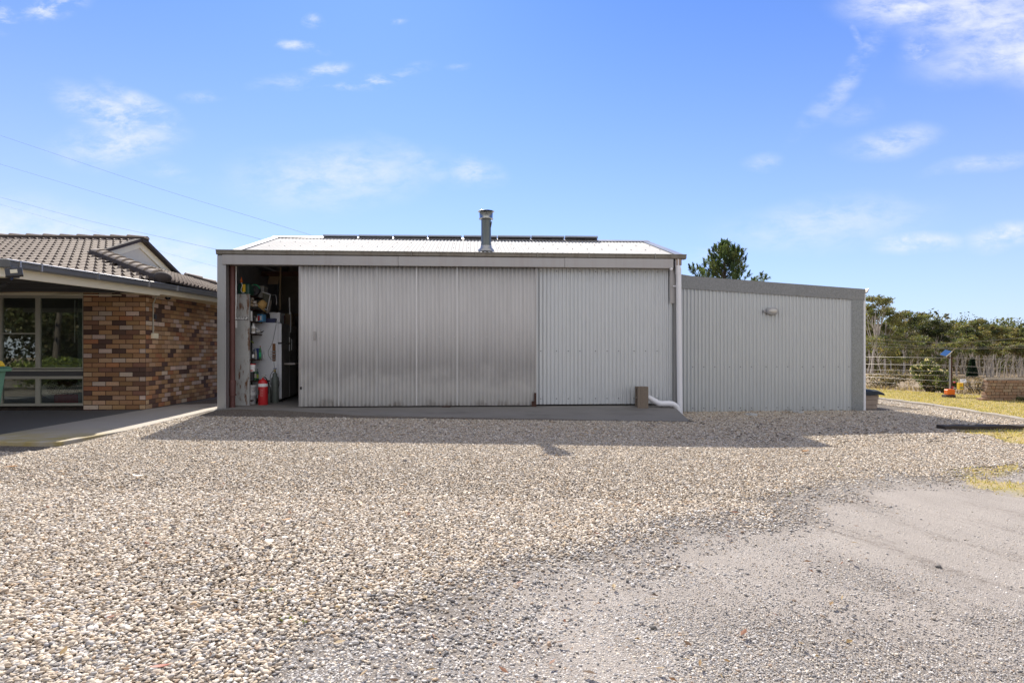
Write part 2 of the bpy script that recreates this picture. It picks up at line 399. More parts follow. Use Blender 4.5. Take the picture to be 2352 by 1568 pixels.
def make_world():
    w = bpy.data.worlds.new('World'); scene.world = w; w.use_nodes = True
    t = NT(w.node_tree); bg = w.node_tree.nodes['Background']
    sky = t.node('ShaderNodeTexSky', sky_type='NISHITA'); sky.sun_disc = False
    sky.sun_elevation = SUN_EL; sky.sun_rotation = -SUN_AZ
    sky.air_density = 1.0; sky.dust_density = 0.15; sky.ozone_density = 3.0; sky.altitude = 600
    d = t.node('ShaderNodeTexCoord').outputs['Generated']
    dx, dy, dz = t.node('ShaderNodeSeparateXYZ', inp={0: d}).outputs
    base = t.mix(1., sky.outputs[0], SKY_TINT, 'MULTIPLY')
    base = t.node('ShaderNodeGamma', inp={0: base, 1: SKY_GAMMA}).outputs[0]
    # pale air low in the sky
    hzn = t.math('POWER', t.math('SUBTRACT', 1., t.math('MAXIMUM', dz, 0.), clamp=True), 3.5)
    left = t.math('MULTIPLY_ADD', t.ramp(dx, -.75, .5), -.25, 1.)
    base = t.mix(t.math('MULTIPLY', t.math('MULTIPLY', hzn, left), .92), base, HORIZON)
    # wispy clouds, given as directions in the sky
    ys = t.math('MAXIMUM', dy, .08)
    u = t.math('DIVIDE', dx, ys); v = t.math('DIVIDE', dz, ys)
    vec = t.node('ShaderNodeCombineXYZ', inp={0: u, 1: v, 2: 0.}).outputs[0]
    warp = t.node('ShaderNodeTexNoise', inp={'Scale': 5., 'Detail': 3.}); t.l.new(vec, warp.inputs['Vector'])
    vw = t.node('ShaderNodeVectorMath', operation='MULTIPLY_ADD'); t.l.new(warp.outputs['Color'], vw.inputs[0]); vw.inputs[1].default_value = (.09, .05, 0); t.l.new(vec, vw.inputs[2])
    vw = vw.outputs[0]
    blobs = [  # centre, half sizes, tilt, strength, softness (survey units)
        (2280, 55, 330, 95, -22, .85, 1.15), (2340, 112, 200, 50, 14, 1., 1.3), (2080, 18, 140, 45, 0, .9, 1.0), (2130, 120, 55, 40, 0, .55, .6),
        (1950, 180, 150, 22, 52, .42, .7), (1968, 90, 50, 10, -65, .35, .6), (255, 255, 125, 38, -18, .95, .7), (330, 232, 95, 22, -25, .8, .75), (275, 325, 140, 42, 3, .8, .85),
        (385, 295, 50, 20, -10, .5, .6), (395, 400, 55, 16, -15, .3, .7), (110, 18, 75, 22, 8, 1., .5), (5, 40, 28, 30, 0, .8, .5), (668, 105, 45, 11, -4, .8, .5), (735, 112, 28, 9, -20, .45, .5),
        (730, 46, 24, 14, 10, .7, .5), (750, 156, 60, 13, 8, .75, .5), (785, 190, 60, 9, 0, .6, .5), (872, 178, 60, 15, 5, .75, .5), (930, 168, 50, 14, 12, .4, .5), (1040, 163, 26, 7, 0, .4, .5),
        (660, 190, 80, 16, 3, .35, .6), (480, 216, 50, 13, 5, .35, .6), (915, 40, 22, 9, 0, .6, .5), (770, 410, 210, 62, 5, .6, 1.0), (950, 370, 100, 26, -28, .4, .9), (1088, 394, 66, 30, -8, .6, .75),
        (2045, 330, 100, 28, 8, .7, .95), (1770, 372, 42, 17, 0, .45, .9), (2270, 378, 120, 18, 10, .5, .95), (2108, 560, 95, 20, 0, .95, .9), (2315, 547, 80, 26, 8, .95, .9), (1900, 515, 220, 46, 5, .5, 1.0),
        (1955, 265, 60, 22, 10, .2, .8), (835, 590, 40, 8, 0, .0, .5), (1610, 590, 40, 16, 0, .6, .6), (60, 540, 280, 75, -8, .75, 1.05), (330, 600, 280, 65, -10, .85, 1.05)]
    nz = t.node('ShaderNodeTexNoise', inp={'Scale': 15., 'Detail': 8., 'Roughness': .66, 'Distortion': .25})
    t.l.new(t.mapping(vec, (1, 2.2, 1), (0, 0, R(-8))), nz.inputs['Vector']); nz = nz.outputs[0]
    acc = None
    for x, y, rx, ry, an, st, sf in blobs:
        if st <= 0: continue
        mp = t.n.new('ShaderNodeMapping'); mp.vector_type = 'TEXTURE'; t.l.new(vw, mp.inputs[0])
        mp.inputs['Location'].default_value = ((x-CX)/F+.045, (HY-y)/F+.025, 0); mp.inputs['Rotation'].default_value = (0, 0, R(an)); mp.inputs['Scale'].default_value = (rx/F*1.25, ry/F*1.35, 1)
        ln = t.node('ShaderNodeVectorMath', operation='LENGTH'); t.l.new(mp.outputs[0], ln.inputs[0])
        e = t.math('MULTIPLY', t.ramp(ln.outputs['Value'], 1.25, 0.), st)
        e = t.math('MULTIPLY', e, t.ramp(nz, .60-.38*sf, .71))
        acc = e if acc is None else t.math('MAXIMUM', acc, e)
    front = t.ramp(dy, .08, .3)
    acc = t.math('MULTIPLY', acc, front)
    # broken bright cloud behind the viewer, unseen, added as fill light
    zz = t.math('MAXIMUM', t.math('ADD', dz, .12), .05)
    cp = t.node('ShaderNodeCombineXYZ', inp={0: t.math('DIVIDE', dx, zz), 1: t.math('DIVIDE', dy, zz), 2: 0.}).outputs[0]
    cn = t.noise(1.1, cp, 6, .6)
    back = t.math('MULTIPLY', t.ramp(cn, .36, .52), t.ramp(dy, .12, -.25))
    cl = t.math('MAXIMUM', acc, t.math('MULTIPLY', back, t.ramp(dz, -.02, .05)))
    ccol = t.mix(t.ramp(dy, .1, -.2), CLOUD_FRONT, CLOUD_BACK_FILL)
    t.l.new(t.mix(cl, base, ccol), bg.inputs['Color']); bg.inputs['Strength'].default_value = .12
SKY_TINT = (.345, .545, .90); SKY_GAMMA = 1.0; HORIZON = (4.15, 4.25, 4.85); CLOUD_FRONT = (4.7, 4.85, 5.2); CLOUD_BACK_FILL = (5.0, 4.9, 4.85)
make_world()
vs_ = scene.view_settings
scene.display_settings.display_device = 'sRGB'
vs_.view_transform = 'Standard'; vs_.look = 'None'; vs_.exposure = .76; vs_.gamma = 1; vs_.use_curve_mapping = False
scene.cycles.max_bounces = 8; scene.cycles.transparent_max_bounces = 16; scene.cycles.use_denoising = True

# ------------------------------------------------------------------ ground zones (world metres)
dirt_px = [(-400, 1700), (-200, 1560), (0, 1538), (130, 1520), (300, 1497), (450, 1508), (700, 1472), (950, 1412), (1176, 1346), (1360, 1300), (1560, 1232), (1726, 1214), (1876, 1160), (2026, 1108), (2200, 1092), (2352, 1084), (2900, 1076), (2900, 1700)]
dirt_poly = [G(*p) for p in dirt_px[1:-1]]+[(9, 1.0), (9, .3), (-9, .3)]
moss1 = [G(*p) for p in [(2190, 987), (2352, 981), (2600, 978), (2600, 1040), (2352, 1022), (2280, 1008)]]
moss2 = [G(*p) for p in [(2030, 1088), (2180, 1078), (2352, 1066), (2700, 1050), (2700, 1160), (2352, 1152), (2230, 1128)]]
def edge_x(Y): return np.interp(Y, [9.5, 11.1, 13, 16.3, 24, 40], [9.15, 9.2, 9.35, 9.6, 9.9, 10.4])   # timber edging of the lawn
def vnoise(X, Y, s, seed=0):
    r_ = np.random.default_rng(seed); T = r_.random((64, 64))
    x = X*s; y = Y*s; xi = np.floor(x).astype(int); yi = np.floor(y).astype(int); fx = x-xi; fy = y-yi
    fx = fx*fx*(3-2*fx); fy = fy*fy*(3-2*fy)
    g = lambda i, j: T[(xi+i) % 64, (yi+j) % 64]
    return (g(0,0)*(1-fx)+g(1,0)*fx)*(1-fy)+(g(0,1)*(1-fx)+g(1,1)*fx)*fy
def fbm(X, Y, s, seed=0): return (vnoise(X, Y, s, seed)+.5*vnoise(X, Y, s*2.1, seed+1)+.25*vnoise(X, Y, s*4.3, seed+2))/1.75
def warp(X, Y, a=.5, s=1.1): return X+a*(fbm(X, Y, s, 3)-.5)*2+a*.5*(fbm(X, Y, s*5, 8)-.5)*2, Y+a*(fbm(X, Y, s, 5)-.5)*2
def zones(X, Y):
    """weights: dirt, lawn/moss, dry field, shaded asphalt-like gravel by the house"""
    wx, wy = warp(X, Y)
    dirt = np.zeros_like(X, float); k = 0
    for ox, oy in ((0, 0), (.2, .1), (-.2, .1), (.1, -.2), (-.1, -.2), (.42, .0), (-.42, .0), (0, .45), (0, -.45)):
        dirt += inpoly(dirt_poly, wx+ox, wy+oy); k += 1
    dirt /= k
    mx, my = warp(X, Y, .22, 2.1)
    lawn = np.maximum(inpoly(moss1, mx, my), inpoly(moss2, mx, my)*smooth(.22, .6, fbm(X, Y, 2.6, 31)+.15*smooth(4.6, 6.2, X))*.85).astype(float)
    right = smooth(.0, .15, X-edge_x(Y)-.05*(fbm(X, Y, 3, 9)-.5))*(Y > 9.6)
    lawn = np.maximum(lawn, right)
    lawn = np.maximum(lawn, smooth(8.9, 9.6, X)*(Y <= 9.6)*(Y > 5.5))
    s = ((X-11.2)*5.5+(Y-21.4)*2.5)/6.04
    field = np.where(X > 9, smooth(-.3, .5, s+.5*(fbm(X, Y, .8, 12)-.5)), smooth(21, 22, Y))
    field = np.maximum(field, smooth(-4, -9, Y))
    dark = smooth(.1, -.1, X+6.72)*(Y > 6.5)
    return dirt, lawn, field, dark
def axis(lo, hi, dense_lo, dense_hi, step, grow=1.22):
    a = list(np.arange(dense_lo, dense_hi+1e-6, step)); st = step
    while a[-1] < hi: st = min(st*grow, 150); a.append(a[-1]+st)
    st = step; b = [dense_lo]
    while b[-1] > lo: st = min(st*grow, 150); b.append(b[-1]-st)
    return np.array(b[1:][::-1]+a)
gx = axis(-2500, 2500, -9, 14, .11); gy = axis(-2500, 4000, 1.2, 20, .11)
GX, GY = np.meshgrid(gx, gy)
GZ = gz(GX, GY)+.018*(fbm(GX, GY, .55, 21)-.5)*(np.abs(GY) < 40)
dirt, lawn, field, dark = zones(GX, GY)
ny, nx = GX.shape
idx = np.arange(ny*nx).reshape(ny, nx)
Fq = np.stack([idx[:-1, :-1], idx[:-1, 1:], idx[1:, 1:], idx[1:, :-1]], -1).reshape(-1, 4)
def ground_mat():
    m, t, bs = newmat('yard_ground'); p = geo(t); c = t.node('ShaderNodeSeparateColor', inp={0: attr(t)})
    R_, G_, B_ = c.outputs; dk = t.node('ShaderNodeAttribute', attribute_name='Dark').outputs['Fac']
    # packed bed between the pebbles
    bed = t.mix(t.noise(60, p, 5, .6), (.07, .056, .045), (.19, .16, .13))
    vz = t.node('ShaderNodeTexVoronoi', inp={'Scale': 46.}); t.l.new(p, vz.inputs['Vector'])
    peb = t.mix(t.math('FRACT', t.math('MULTIPLY', vz.outputs['Color'], 5.1)), (.20, .17, .14), (.44, .40, .34))
    bed = t.mix(t.ramp(vz.outputs['Distance'], .5, .2), bed, peb)
    # grey road base
    d1 = t.mix(t.noise(1.4, t.mapping(t.mapping(p, (1, 1, 1), (0, 0, R(-20))), (2.2, .7, 1)), 6, .65), (.30, .265, .235), (.50, .45, .40))
    vf = t.node('ShaderNodeTexVoronoi', inp={'Scale': 120.}); t.l.new(p, vf.inputs['Vector'])
    rnd = t.math('FRACT', t.math('MULTIPLY', vf.outputs['Color'], 9.7))
    sp = t.mix(rnd, (.15, .135, .125), (.60, .55, .50))
    d1 = t.mix(t.math('MULTIPLY', t.ramp(vf.outputs['Distance'], .55, .2), t.math('MULTIPLY_ADD', t.noise(.9, p, 4), .9, .05)), d1, sp)
    d1 = t.mix(t.math('MULTIPLY', t.noise(240, p, 2, .6), .25), d1, (.14, .12, .105))
    st = t.ramp(t.noise(1.3, t.mapping(t.mapping(p, (1, 1, 1), (0, 0, R(-20))), (3.0, .55, 1)), 7, .7), .49, .68)
    d1 = t.mix(t.math('MULTIPLY', t.math('MULTIPLY', st, t.ramp(t.noise(26., p, 5, .7), .35, .6)), .7), d1, (.14, .115, .095))
    xx_ = t.node('ShaderNodeSeparateXYZ', inp={0: p}).outputs[0]
    soil = t.math('MULTIPLY', t.math('SUBTRACT', 1., t.ramp(t.math('ADD', xx_, t.noise(2., p, 4)), -.2, .9)), .75)
    d1 = t.mix(soil, d1, t.mix(t.noise(14., p, 5), (.11, .095, .085), (.21, .185, .165)))
    # turf
    l1 = t.mix(t.ramp(t.noise(2.2, p, 5, .65), .38, .62), (.56, .44, .23), (.42, .36, .12))
    l1 = t.mix(t.ramp(t.noise(7., p, 5, .7), .55, .7), l1, (.56, .43, .06))
    l1 = t.mix(t.math('MULTIPLY', t.noise(70, p, 4, .7), .45), l1, (.12, .09, .045))
    # dry paddock
    f1 = t.mix(t.noise(.25, t.mapping(p, (1, 2.5, 1)), 6, .7), (.16, .115, .075), (.40, .31, .20))
    f1 = t.mix(t.math('MULTIPLY', t.ramp(t.noise(2.5, p, 5, .7), .5, .7), .6), f1, (.10, .08, .05))
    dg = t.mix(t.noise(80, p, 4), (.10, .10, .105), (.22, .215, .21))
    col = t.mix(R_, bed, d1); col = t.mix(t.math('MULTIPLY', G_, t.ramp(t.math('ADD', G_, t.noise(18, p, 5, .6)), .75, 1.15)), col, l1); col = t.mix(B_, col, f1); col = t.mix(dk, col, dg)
    setin(t, bs, 'Base Color', col); setin(t, bs, 'Roughness', .92); bs.inputs['Specular IOR Level'].default_value = .2
    h = t.math('ADD', t.math('MULTIPLY', t.ramp(vf.outputs['Distance'], .6, .0), .5), t.noise(55, p, 5, .7))
    t.l.new(t.bump(h, .75, .012), bs.inputs['Normal'])
    return m
M['ground'] = ground_mat()
go = np_mesh('ground', np.stack([GX.ravel(), GY.ravel(), GZ.ravel()], -1), Fq, M['ground'], np.stack([dirt.ravel(), lawn.ravel(), field.ravel()], -1))
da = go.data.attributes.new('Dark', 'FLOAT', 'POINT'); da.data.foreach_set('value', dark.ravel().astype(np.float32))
tag(go, 'gravel yard running into dry paddock', 'ground', kind='structure')

# ------------------------------------------------------------------ loose stones: every pebble has its own size, turn and colour
def unit_stone(n):
    bm = bmesh.new()
    if n == 0:
        V = np.array([(1,0,0),(-1,0,0),(0,1,0),(0,-1,0),(0,0,1),(0,0,-1)], float); Fc = np.array([(0,2,4),(2,1,4),(1,3,4),(3,0,4),(2,0,5),(1,2,5),(3,1,5),(0,3,5)]); bm.free(); return V, Fc
    if n == 1: bmesh.ops.create_icosphere(bm, subdivisions=1, radius=1)
    else: bmesh.ops.create_icosphere(bm, subdivisions=2, radius=1)
    V = np.array([v.co[:] for v in bm.verts]); Fc = np.array([[v.index for v in f.verts] for f in bm.faces]); bm.free(); return V, Fc
path_poly = [(-6.75, 7.15), (-5.38, 7.15), (-5.24, 7.6), (-5.34, 10.2), (-5.4, 30), (-6.75, 30)]
apron_px = [(405, 963.5), (1591, 973)]
AP = [(S(-.15, -.02, 0)[0], S(-.15, -.02, 0)[1]), (-5.49, 10.2), (-5.35, 10.2)]
apron_l = [(-.5, .0), (-.10, -1.52), (8.60, -1.52), (spx(1557, -.05), -.05)]
def in_slab(X, Y):
    a = (X-SOX)*ca+(Y-SOY)*sa; b = -(X-SOX)*sa+(Y-SOY)*ca
    r = inpoly([(-.05, .0), (-.05, -1.46), (8.56, -1.46), (8.62, -.1), (8.62, .4), (-.05, .4)], a, b)
    r |= (a > 0) & (a < 14.1) & (b > .36) & (b < 5)
    r |= (a > -0.02) & (a < 8.7) & (b > 0) & (b < 5)
    r |= inpoly(path_poly, X, Y) | ((X < -6.6) & (Y > 6.9))
    return r
def pebbles(y0, y1, sp, size, lod, dens=1., seed=1, kind='pebble', flat=.55):
    r_ = np.random.default_rng(seed)
    V0, F0 = unit_stone(lod)
    xs, ys = [], []
    hw = .83*y1+1.6
    X, Y = np.meshgrid(np.arange(-hw, hw, sp), np.arange(y0, y1, sp)); X = X.ravel(); Y = Y.ravel()
    X = X+r_.uniform(-.6, .6, X.size)*sp; Y = Y+r_.uniform(-.6, .6, X.size)*sp
    k = np.abs(X) < .83*Y+1.4; X, Y = X[k], Y[k]
    d, l, f, dk = zones(X, Y)
    if kind == 'pebble':
        pr = np.clip(1-d, 0, 1)
        pr = np.maximum(pr, d*smooth(.46, .62, fbm(X, Y, .9, 41))*smooth(1.1, -1.2, X)*.8)
        pr = np.maximum(pr, d*smooth(.36, .55, fbm(X, Y, 1.4, 47))*smooth(.2, -.9, X)*.85)
        pr = np.maximum(pr, .02*d*smooth(4, 0, X))
        pr = pr*(1-.985*np.clip(l, 0, 1))
        pr = pr*(1-.55*smooth(.60, .75, fbm(X, Y, 1.5, 77))*smooth(4.2, 2.4, Y))
    else:
        pr = np.clip(d*1.3, 0, 1)*np.clip(.24+.75*smooth(3.15, 2.3, Y+.5*(fbm(X, Y, 1.6, 91)-.5))+.75*smooth(.46, .70, fbm(X*.6+Y*.5, Y*1.5-X*.5, 1.3, 55))+.6*smooth(1.8, .2, X), 0, 1)*(1-.8*l)
    if kind == 'grit': pr = d*(.08+.92*smooth(1.9, -.1, X+.5*(fbm(X, Y, 1.3, 17)-.5)))*smooth(.30, .55, fbm(X, Y, 2.2, 19))
    pr = pr*(1-f)*(X < edge_x(Y)-.02+(Y < 9.6)*3)*dens
    k = (r_.random(X.size) < pr) & ~in_slab(X, Y)
    X, Y, d = X[k], Y[k], d[k]; n = X.size
    s = size*np.exp(r_.normal(0, .27, n)); s = np.clip(s, size*.5, size*1.9)*(1-.34*np.clip(d, 0, 1)*smooth(-1.5, .3, X))
    sc = np.stack([s*r_.uniform(.95, 1.45, n), s*r_.uniform(.7, 1.05, n), s*r_.uniform(.34, .60, n)*flat/.55], -1)
    jig = 1+(.17 if lod else .24)*r_.normal(0, 1, (n, len(V0)))
    V = V0[None]*jig[..., None]*sc[:, None]
    for ax, rg in ((0, .45), (1, .45), (2, math.pi)):
        t = r_.uniform(-rg, rg, n) if ax < 2 else r_.uniform(-math.pi, math.pi, n)
        c, s_ = np.cos(t)[:, None], np.sin(t)[:, None]; i, j = [(1, 2), (0, 2), (0, 1)][ax]
        a, b = V[..., i].copy(), V[..., j].copy(); V[..., i] = a*c-b*s_; V[..., j] = a*s_+b*c
    base = gz(X, Y)+sc[:, 2]*(r_.uniform(.05, .75, n) if kind == 'pebble' else r_.uniform(-.35, .45, n))+(.004 if kind == 'pebble' else 0)
    V += np.stack([X, Y, base], -1)[:, None]
    pal = np.array([(.48, .405, .32), (.55, .475, .385), (.41, .335, .25), (.32, .25, .18), (.64, .59, .52), (.44, .395, .35), (.27, .24, .215), (.48, .35, .225), (.18, .165, .16)])
    pw = np.array([.22, .2, .17, .10, .10, .10, .05, .04, .02])
    palg = np.array([(.42, .395, .375), (.52, .49, .46), (.30, .285, .28), (.15, .145, .145), (.54, .51, .47), (.46, .39, .31), (.53, .465, .38), (.34, .25, .18)])
    pg = np.array([.22, .2, .17, .09, .11, .08, .09, .04])
    c1 = pal[r_.choice(len(pal), n, p=pw/pw.sum())]; c2 = palg[r_.choice(len(palg), n, p=pg/pg.sum())]
    g = np.clip(d*1.2*smooth(-1.4, .4, X)+(r_.random(n) < .35*smooth(4.6, 2.2, Y+.35*X*0)*smooth(-3.5, 1.5, X)), 0, 1)
    if kind != 'pebble': g = np.full(n, 1.)
    pick = (r_.random(n) < g)[:, None]
    c = np.where(pick, c2, c1)*r_.uniform(.82, 1.2, (n, 1))*np.array((1.14, 1.14, 1.13))
    cc = np.repeat(c, len(V0), 0)
    FF = (F0[None]+np.arange(n)[:, None, None]*len(V0)).reshape(-1, 3)
    return V.reshape(-1, 3), FF, cc
def merge(parts):
    vs, fs, cs, o = [], [], [], 0
    for v, f, c in parts: vs.append(v); fs.append(f+o); cs.append(c); o += len(v)
    return np.concatenate(vs), np.concatenate(fs), np.concatenate(cs)
QUAL = 1.0
pb = merge([pebbles(1.55, 2.9, .0140, .0087, 2, 1, 1), pebbles(2.9, 5.2, .0152, .0095, 1, 1, 2), pebbles(5.2, 8.6, .0175, .0108, 0, 1, 3), pebbles(8.6, 17.0, .0225, .0135, 0, .97, 4)])
o = np_mesh('gravel', *pb[:2], M['pebble'], pb[2]); tag(o, 'loose cream and grey river pebbles spread over the yard', 'gravel', kind='stuff')
pb = merge([pebbles(1.55, 3.4, .0105, .0052, 1, .9, 11, 'chip'), pebbles(3.4, 7.0, .0155, .0068, 0, .9, 12, 'chip'), pebbles(1.55, 2.9, .0072, .0030, 0, .8, 13, 'chip'), pebbles(2.9, 4.6, .0105, .0042, 0, .7, 14, 'chip'), pebbles(1.55, 3.7, .0125, .0082, 1, .9, 15, 'grit')])
o = np_mesh('road_base_chips', *pb[:2], M['pebble'], pb[2]); tag(o, 'fine grey stone chips on the packed drive', 'gravel', kind='stuff')
print('pebble tris', len(pb[1]))
# ------------------------------------------------------------------ slabs and paths
def corr(mb, a0, a1, b, zb, zt, amp=.0085, pitch=.0762, seg=10, phase=0.):
    """upright corrugated sheet; zb, zt may be functions of a"""
    n = max(2, int(round((a1-a0)/pitch*seg))); vs = []
    for i in range(n+1):
        a = a0+(a1-a0)*i/n; bb = b+amp*math.cos(2*math.pi*(a-a0)/pitch+phase)
        vs += [(a, bb, zb(a) if callable(zb) else zb), (a, bb, zt(a) if callable(zt) else zt)]
    mb.add(vs, [(2*i, 2*i+2, 2*i+3, 2*i+1) for i in range(n)], True); return mb
def screws(mb, lst, r=.008, d=(0, -1, 0)):
    for a, b, z in lst: mb.ball((a, b, z), r, r*.8, r, 6)
m = MB(S)   # floor slab + apron, one pour falling to the gravel
m.prism([(.02, -.35), (.02, -.0), (8.66, 0.), (8.66, -.35)][::-1], 'y', .0, 4.95)
fl = m.build('concrete_slab', M['apron'])
tag(fl, 'dark stained concrete floor slab of the shed', 'slab', kind='structure')
m = MB(S)
zl, zr = -.075, -.195
top = [(-.07, -.03, .0), (8.62, -.03, .0), (8.50, -1.45, zr), (-.03, -1.45, zl)]
m.add([(a, b, z) for a, b, z in top]+[(a, b, -.5) for a, b, z in top], [(3, 2, 1, 0), (0, 1, 5, 4), (1, 2, 6, 5), (2, 3, 7, 6), (3, 0, 4, 7)])
tag(m.build('apron', M['apron'], bevel=.012), 'dark concrete apron in front of the shed doors', 'apron', kind='structure')
m = MB()
pz = lambda y: -.003-.008*max(0, 11.5-y)-.012*max(0, y-11.5)
ys = [7.58, 8.6, 9.6, 10.6, 11.5, 13, 16, 19]
xl = lambda y: -6.70+.0*y; xr = lambda y: np.interp(y, [7.58, 7.9, 10.2, 11.6, 12, 19], [-5.46, -5.27, -5.38, -5.47, -5.50, -6.0])
vs = []
for y in ys: vs += [(xl(y), y, pz(y)), (xr(y), y, pz(y)), (xl(y), y, -.5), (xr(y), y, -.5)]
fs = []
for i in range(len(ys)-1):
    k = 4*i; fs += [(k, k+1, k+5, k+4), (k+1, k+3, k+7, k+5), (k+2, k, k+4, k+6)]
fs += [(0, 2, 3, 1)]
m.add(vs, fs); tag(m.build('path', M['path'], bevel=.012), 'concrete path between the house and the shed', 'path', kind='structure')
m = MB(); m.hexa([(-9.5, 7.02, -.5), (-5.95, 7.10, -.5), (-5.62, 7.53, -.5), (-9.5, 7.53, -.5), (-9.5, 7.02, -.100), (-5.95, 7.10, -.105), (-5.62, 7.53, -.095), (-9.5, 7.53, -.09)])
tag(m.build('path_step', M['path'], bevel=.015), 'mossy lower concrete slab at the end of the path', 'path', kind='structure')

# ------------------------------------------------------------------ the shed
shed = empty('metal_shed', S(4.35, 0, 0), 'long grey corrugated metal shed with a sliding door left open', 'shed')
A_END = spx(1556, 0.); ZE = 2.905; RB = 2.42; ZR = 3.62
# front walls and frame
A_D0, A_D1 = spx(687, -.06), spx(1231.5, -.06)
m = MB(S); corr(m, A_D1-.25, A_END-.07, .03, .03, 2.80, amp=.0125, phase=.8); m.build('front_wall', M['wall_zinc'], shed)
m = MB(S)
a = A_D1+.1; k = 0
while a < A_END-.1:
    for z in (.14, 1.06, 2.60): m.ball((a, .018, z), .010, .008, .010, 6)
    a += .0762*(3 if k % 3 else 4); k += 1
m.each('screw', M['dark'], shed)
m = MB(S); m.box(A_END-.075, A_END+.015, -.005, .09, -.02, 2.80); m.build('corner_flashing', M['galv_post'], shed)
m = MB(S); m.box(A_END-.155, A_END-.045, -.03, -.008, 1.99, 2.64); m.build('cover_strip', M['galv_flat'], shed)
m = MB(S); m.box(0, .158, -.13, .02, -.02, 2.83); post = m.build('corner_post', M['galv_post'], shed, .006)
m = MB(S); m.box(.10, spx(914, -.17), -.165, -.115, 2.655, 2.833); hd = m.build('header_beam', M['galv_flat'], shed, .005)
m = MB(S); m.box(spx(914, -.17)+.004, spx(1297, -.17), -.168, -.118, 2.655, 2.833); m.build('header_beam', M['galv_flat'], shed, .005)
m = MB(S); m.box(spx(1297, -.17)+.004, spx(1547, -.17), -.164, -.114, 2.655, 2.837); m.build('header_beam', M['galv_flat'], shed, .005)
m = MB(S); m.box(.02, A_END-.02, -.02, .10, 2.66, 2.90); m.build('lintel', M['galv_flat'], shed)
m = MB(S)                                                   # box gutter with rolled lip
gp = [(-.03, 2.925), (-.03, 2.838), (-.15, 2.838), (-.172, 2.852), (-.180, 2.90), (-.190, 2.912), (-.186, 2.926), (-.172, 2.926), (-.165, 2.912), (-.158, 2.86), (-.145, 2.85), (-.045, 2.85), (-.045, 2.925)]
m.prism(gp, 'x', -.005, spx(1577, -.18)); gut = m.build('gutter', M['gutter'], shed)
m = MB(S)
for x in (720, 945, 1093, 1235, 1353, 1505): m.box(spx(x, -.19)-.012, spx(x, -.19)+.012, -.193, -.172, 2.84, 2.93)
m.each('gutter_strap', M['gutter'], gut)
# side and back walls
A_R0_ = .265
for nm, a in (('side_wall', .012), ('side_wall', A_END)):
    m = MB(lambda b, a_, z, a=a: S(a+a_, b, z))
    corr(m, .02, 4.82, 0, -.02, ZE-.045 if a < 1 else (lambda b: ZE-.03+(ZR-ZE-.05)*(1-abs(b-RB)/RB))); m.build(nm, M['galv_post'] if a < 1 else M['wall_zinc'], shed)
m = MB(S); m.prism([(-.03, ZE-.04), (RB, ZR-.02), (4.85, ZE-.04)], 'x', A_R0_-.0, A_R0_+.02); m.build('gable_wall', M['galv_post'], shed)
m = MB(S); corr(m, .02, A_END, 4.82, -.02, 2.85); m.build('back_wall', M['annex_zinc'], shed)
# roof: two corrugated slopes
A_R0, A_R1 = .26, 8.80
for nm, b0, b1, z0, z1 in (('roof', -.11, RB, ZE, ZR), ('roof', RB, 4.95, ZR, ZE)):
    m = MB(S); seg = 10; n = int((A_R1-A_R0)/.0762*seg); vs = []
    for i in range(n+1):
        a = A_R0+(A_R1-A_R0)*i/n; w = .0085*math.cos(2*math.pi*a/.0762)
        vs += [(a, b0, z0+w), (a, b1, z1+w)]
    m.add(vs, [(2*i, 2*i+2, 2*i+3, 2*i+1) for i in range(n)], True); rf = m.build(nm, M['roof_zinc'], shed)
    if b0 < 0: roof = rf
m = MB(S)
for b in (.05, .75, 1.5, 2.2):
    z = ZE+(ZR-ZE)*(b+.11)/(RB+.11); a = A_R0+.1
    while a < A_R1: m.ball((a, b, z+.012), .011, .011, .010, 6); a += .0762*4
m.each('screw', M['grey_plastic'], roof)
m = MB(S)
for s_ in (0, 1):
    a0, a1 = ((A_R0-.03, A_R0+.14), (A_R1-.14, A_R1+.03))[s_]
    for (b0, z0, b1, z1) in ((-.12, ZE, RB, ZR), (RB, ZR, 4.95, ZE)):
        m.hexa([(a0, b0, z0-.09 if s_*0 else z0+.012), (a1, b0, z0+.012), (a1, b1, z1+.012), (a0, b1, z1+.012), (a0, b0, z0+.018), (a1, b0, z0+.018), (a1, b1, z1+.018), (a0, b1, z1+.018)])
m.each('barge_capping', M['galv_post'], shed)
m = MB(S); m.prism([(RB-.17, ZR-.030), (RB, ZR+.026), (RB+.17, ZR-.030), (RB+.17, ZR-.024), (RB, ZR+.034), (RB-.17, ZR-.024)], 'x', A_R0-.02, A_R1+.02); m.build('ridge_capping', M['galv_flat'], shed)
m = MB(S)
m.box(0, .26, -.04, .14, ZE-.03, ZE-.005); m.box(0.0, .26, .14, 4.9, ZE-.05, ZE-.03); m.each('eave_plate', M['galv_flat'], shed)
m = MB(S); m.box(spx(1537, -.1), A_END+.10, -.155, -.02, ZE-.012, ZE+.012); m.build('barge_end', M['rust'], shed)
# timber lining behind the door opening
m = MB(S); m.box(.05, 4.3, 3.4, 3.45, 0, 3.2); m.build('partition', simple('dark_boards', (.21, .185, .16), .9, 0, .3, 3), shed)
m = MB(S)
for a in (1.25, 1.62, 2.0, 2.4): m.box(a, a+.05, 3.33, 3.4, 0, 3.0)
m.box(.1, 4.2, 3.32, 3.38, 1.9, 1.96)
m.each('stud', simple('dark_studs', (.20, .14, .09), .9, 0, .3, 6), shed)
m = MB(S); m.prism([(.2, 2.72), (2.4, 3.40), (2.4, 3.50), (.2, 2.82)], 'x', .75, .80); m.prism([(.2, 2.72), (2.4, 3.40), (2.4, 3.50), (.2, 2.82)], 'x', 1.7, 1.75); m.box(.1, 8.5, 2.0, 2.06, 2.70, 2.80); m.each('rafter', M['rust'], shed)
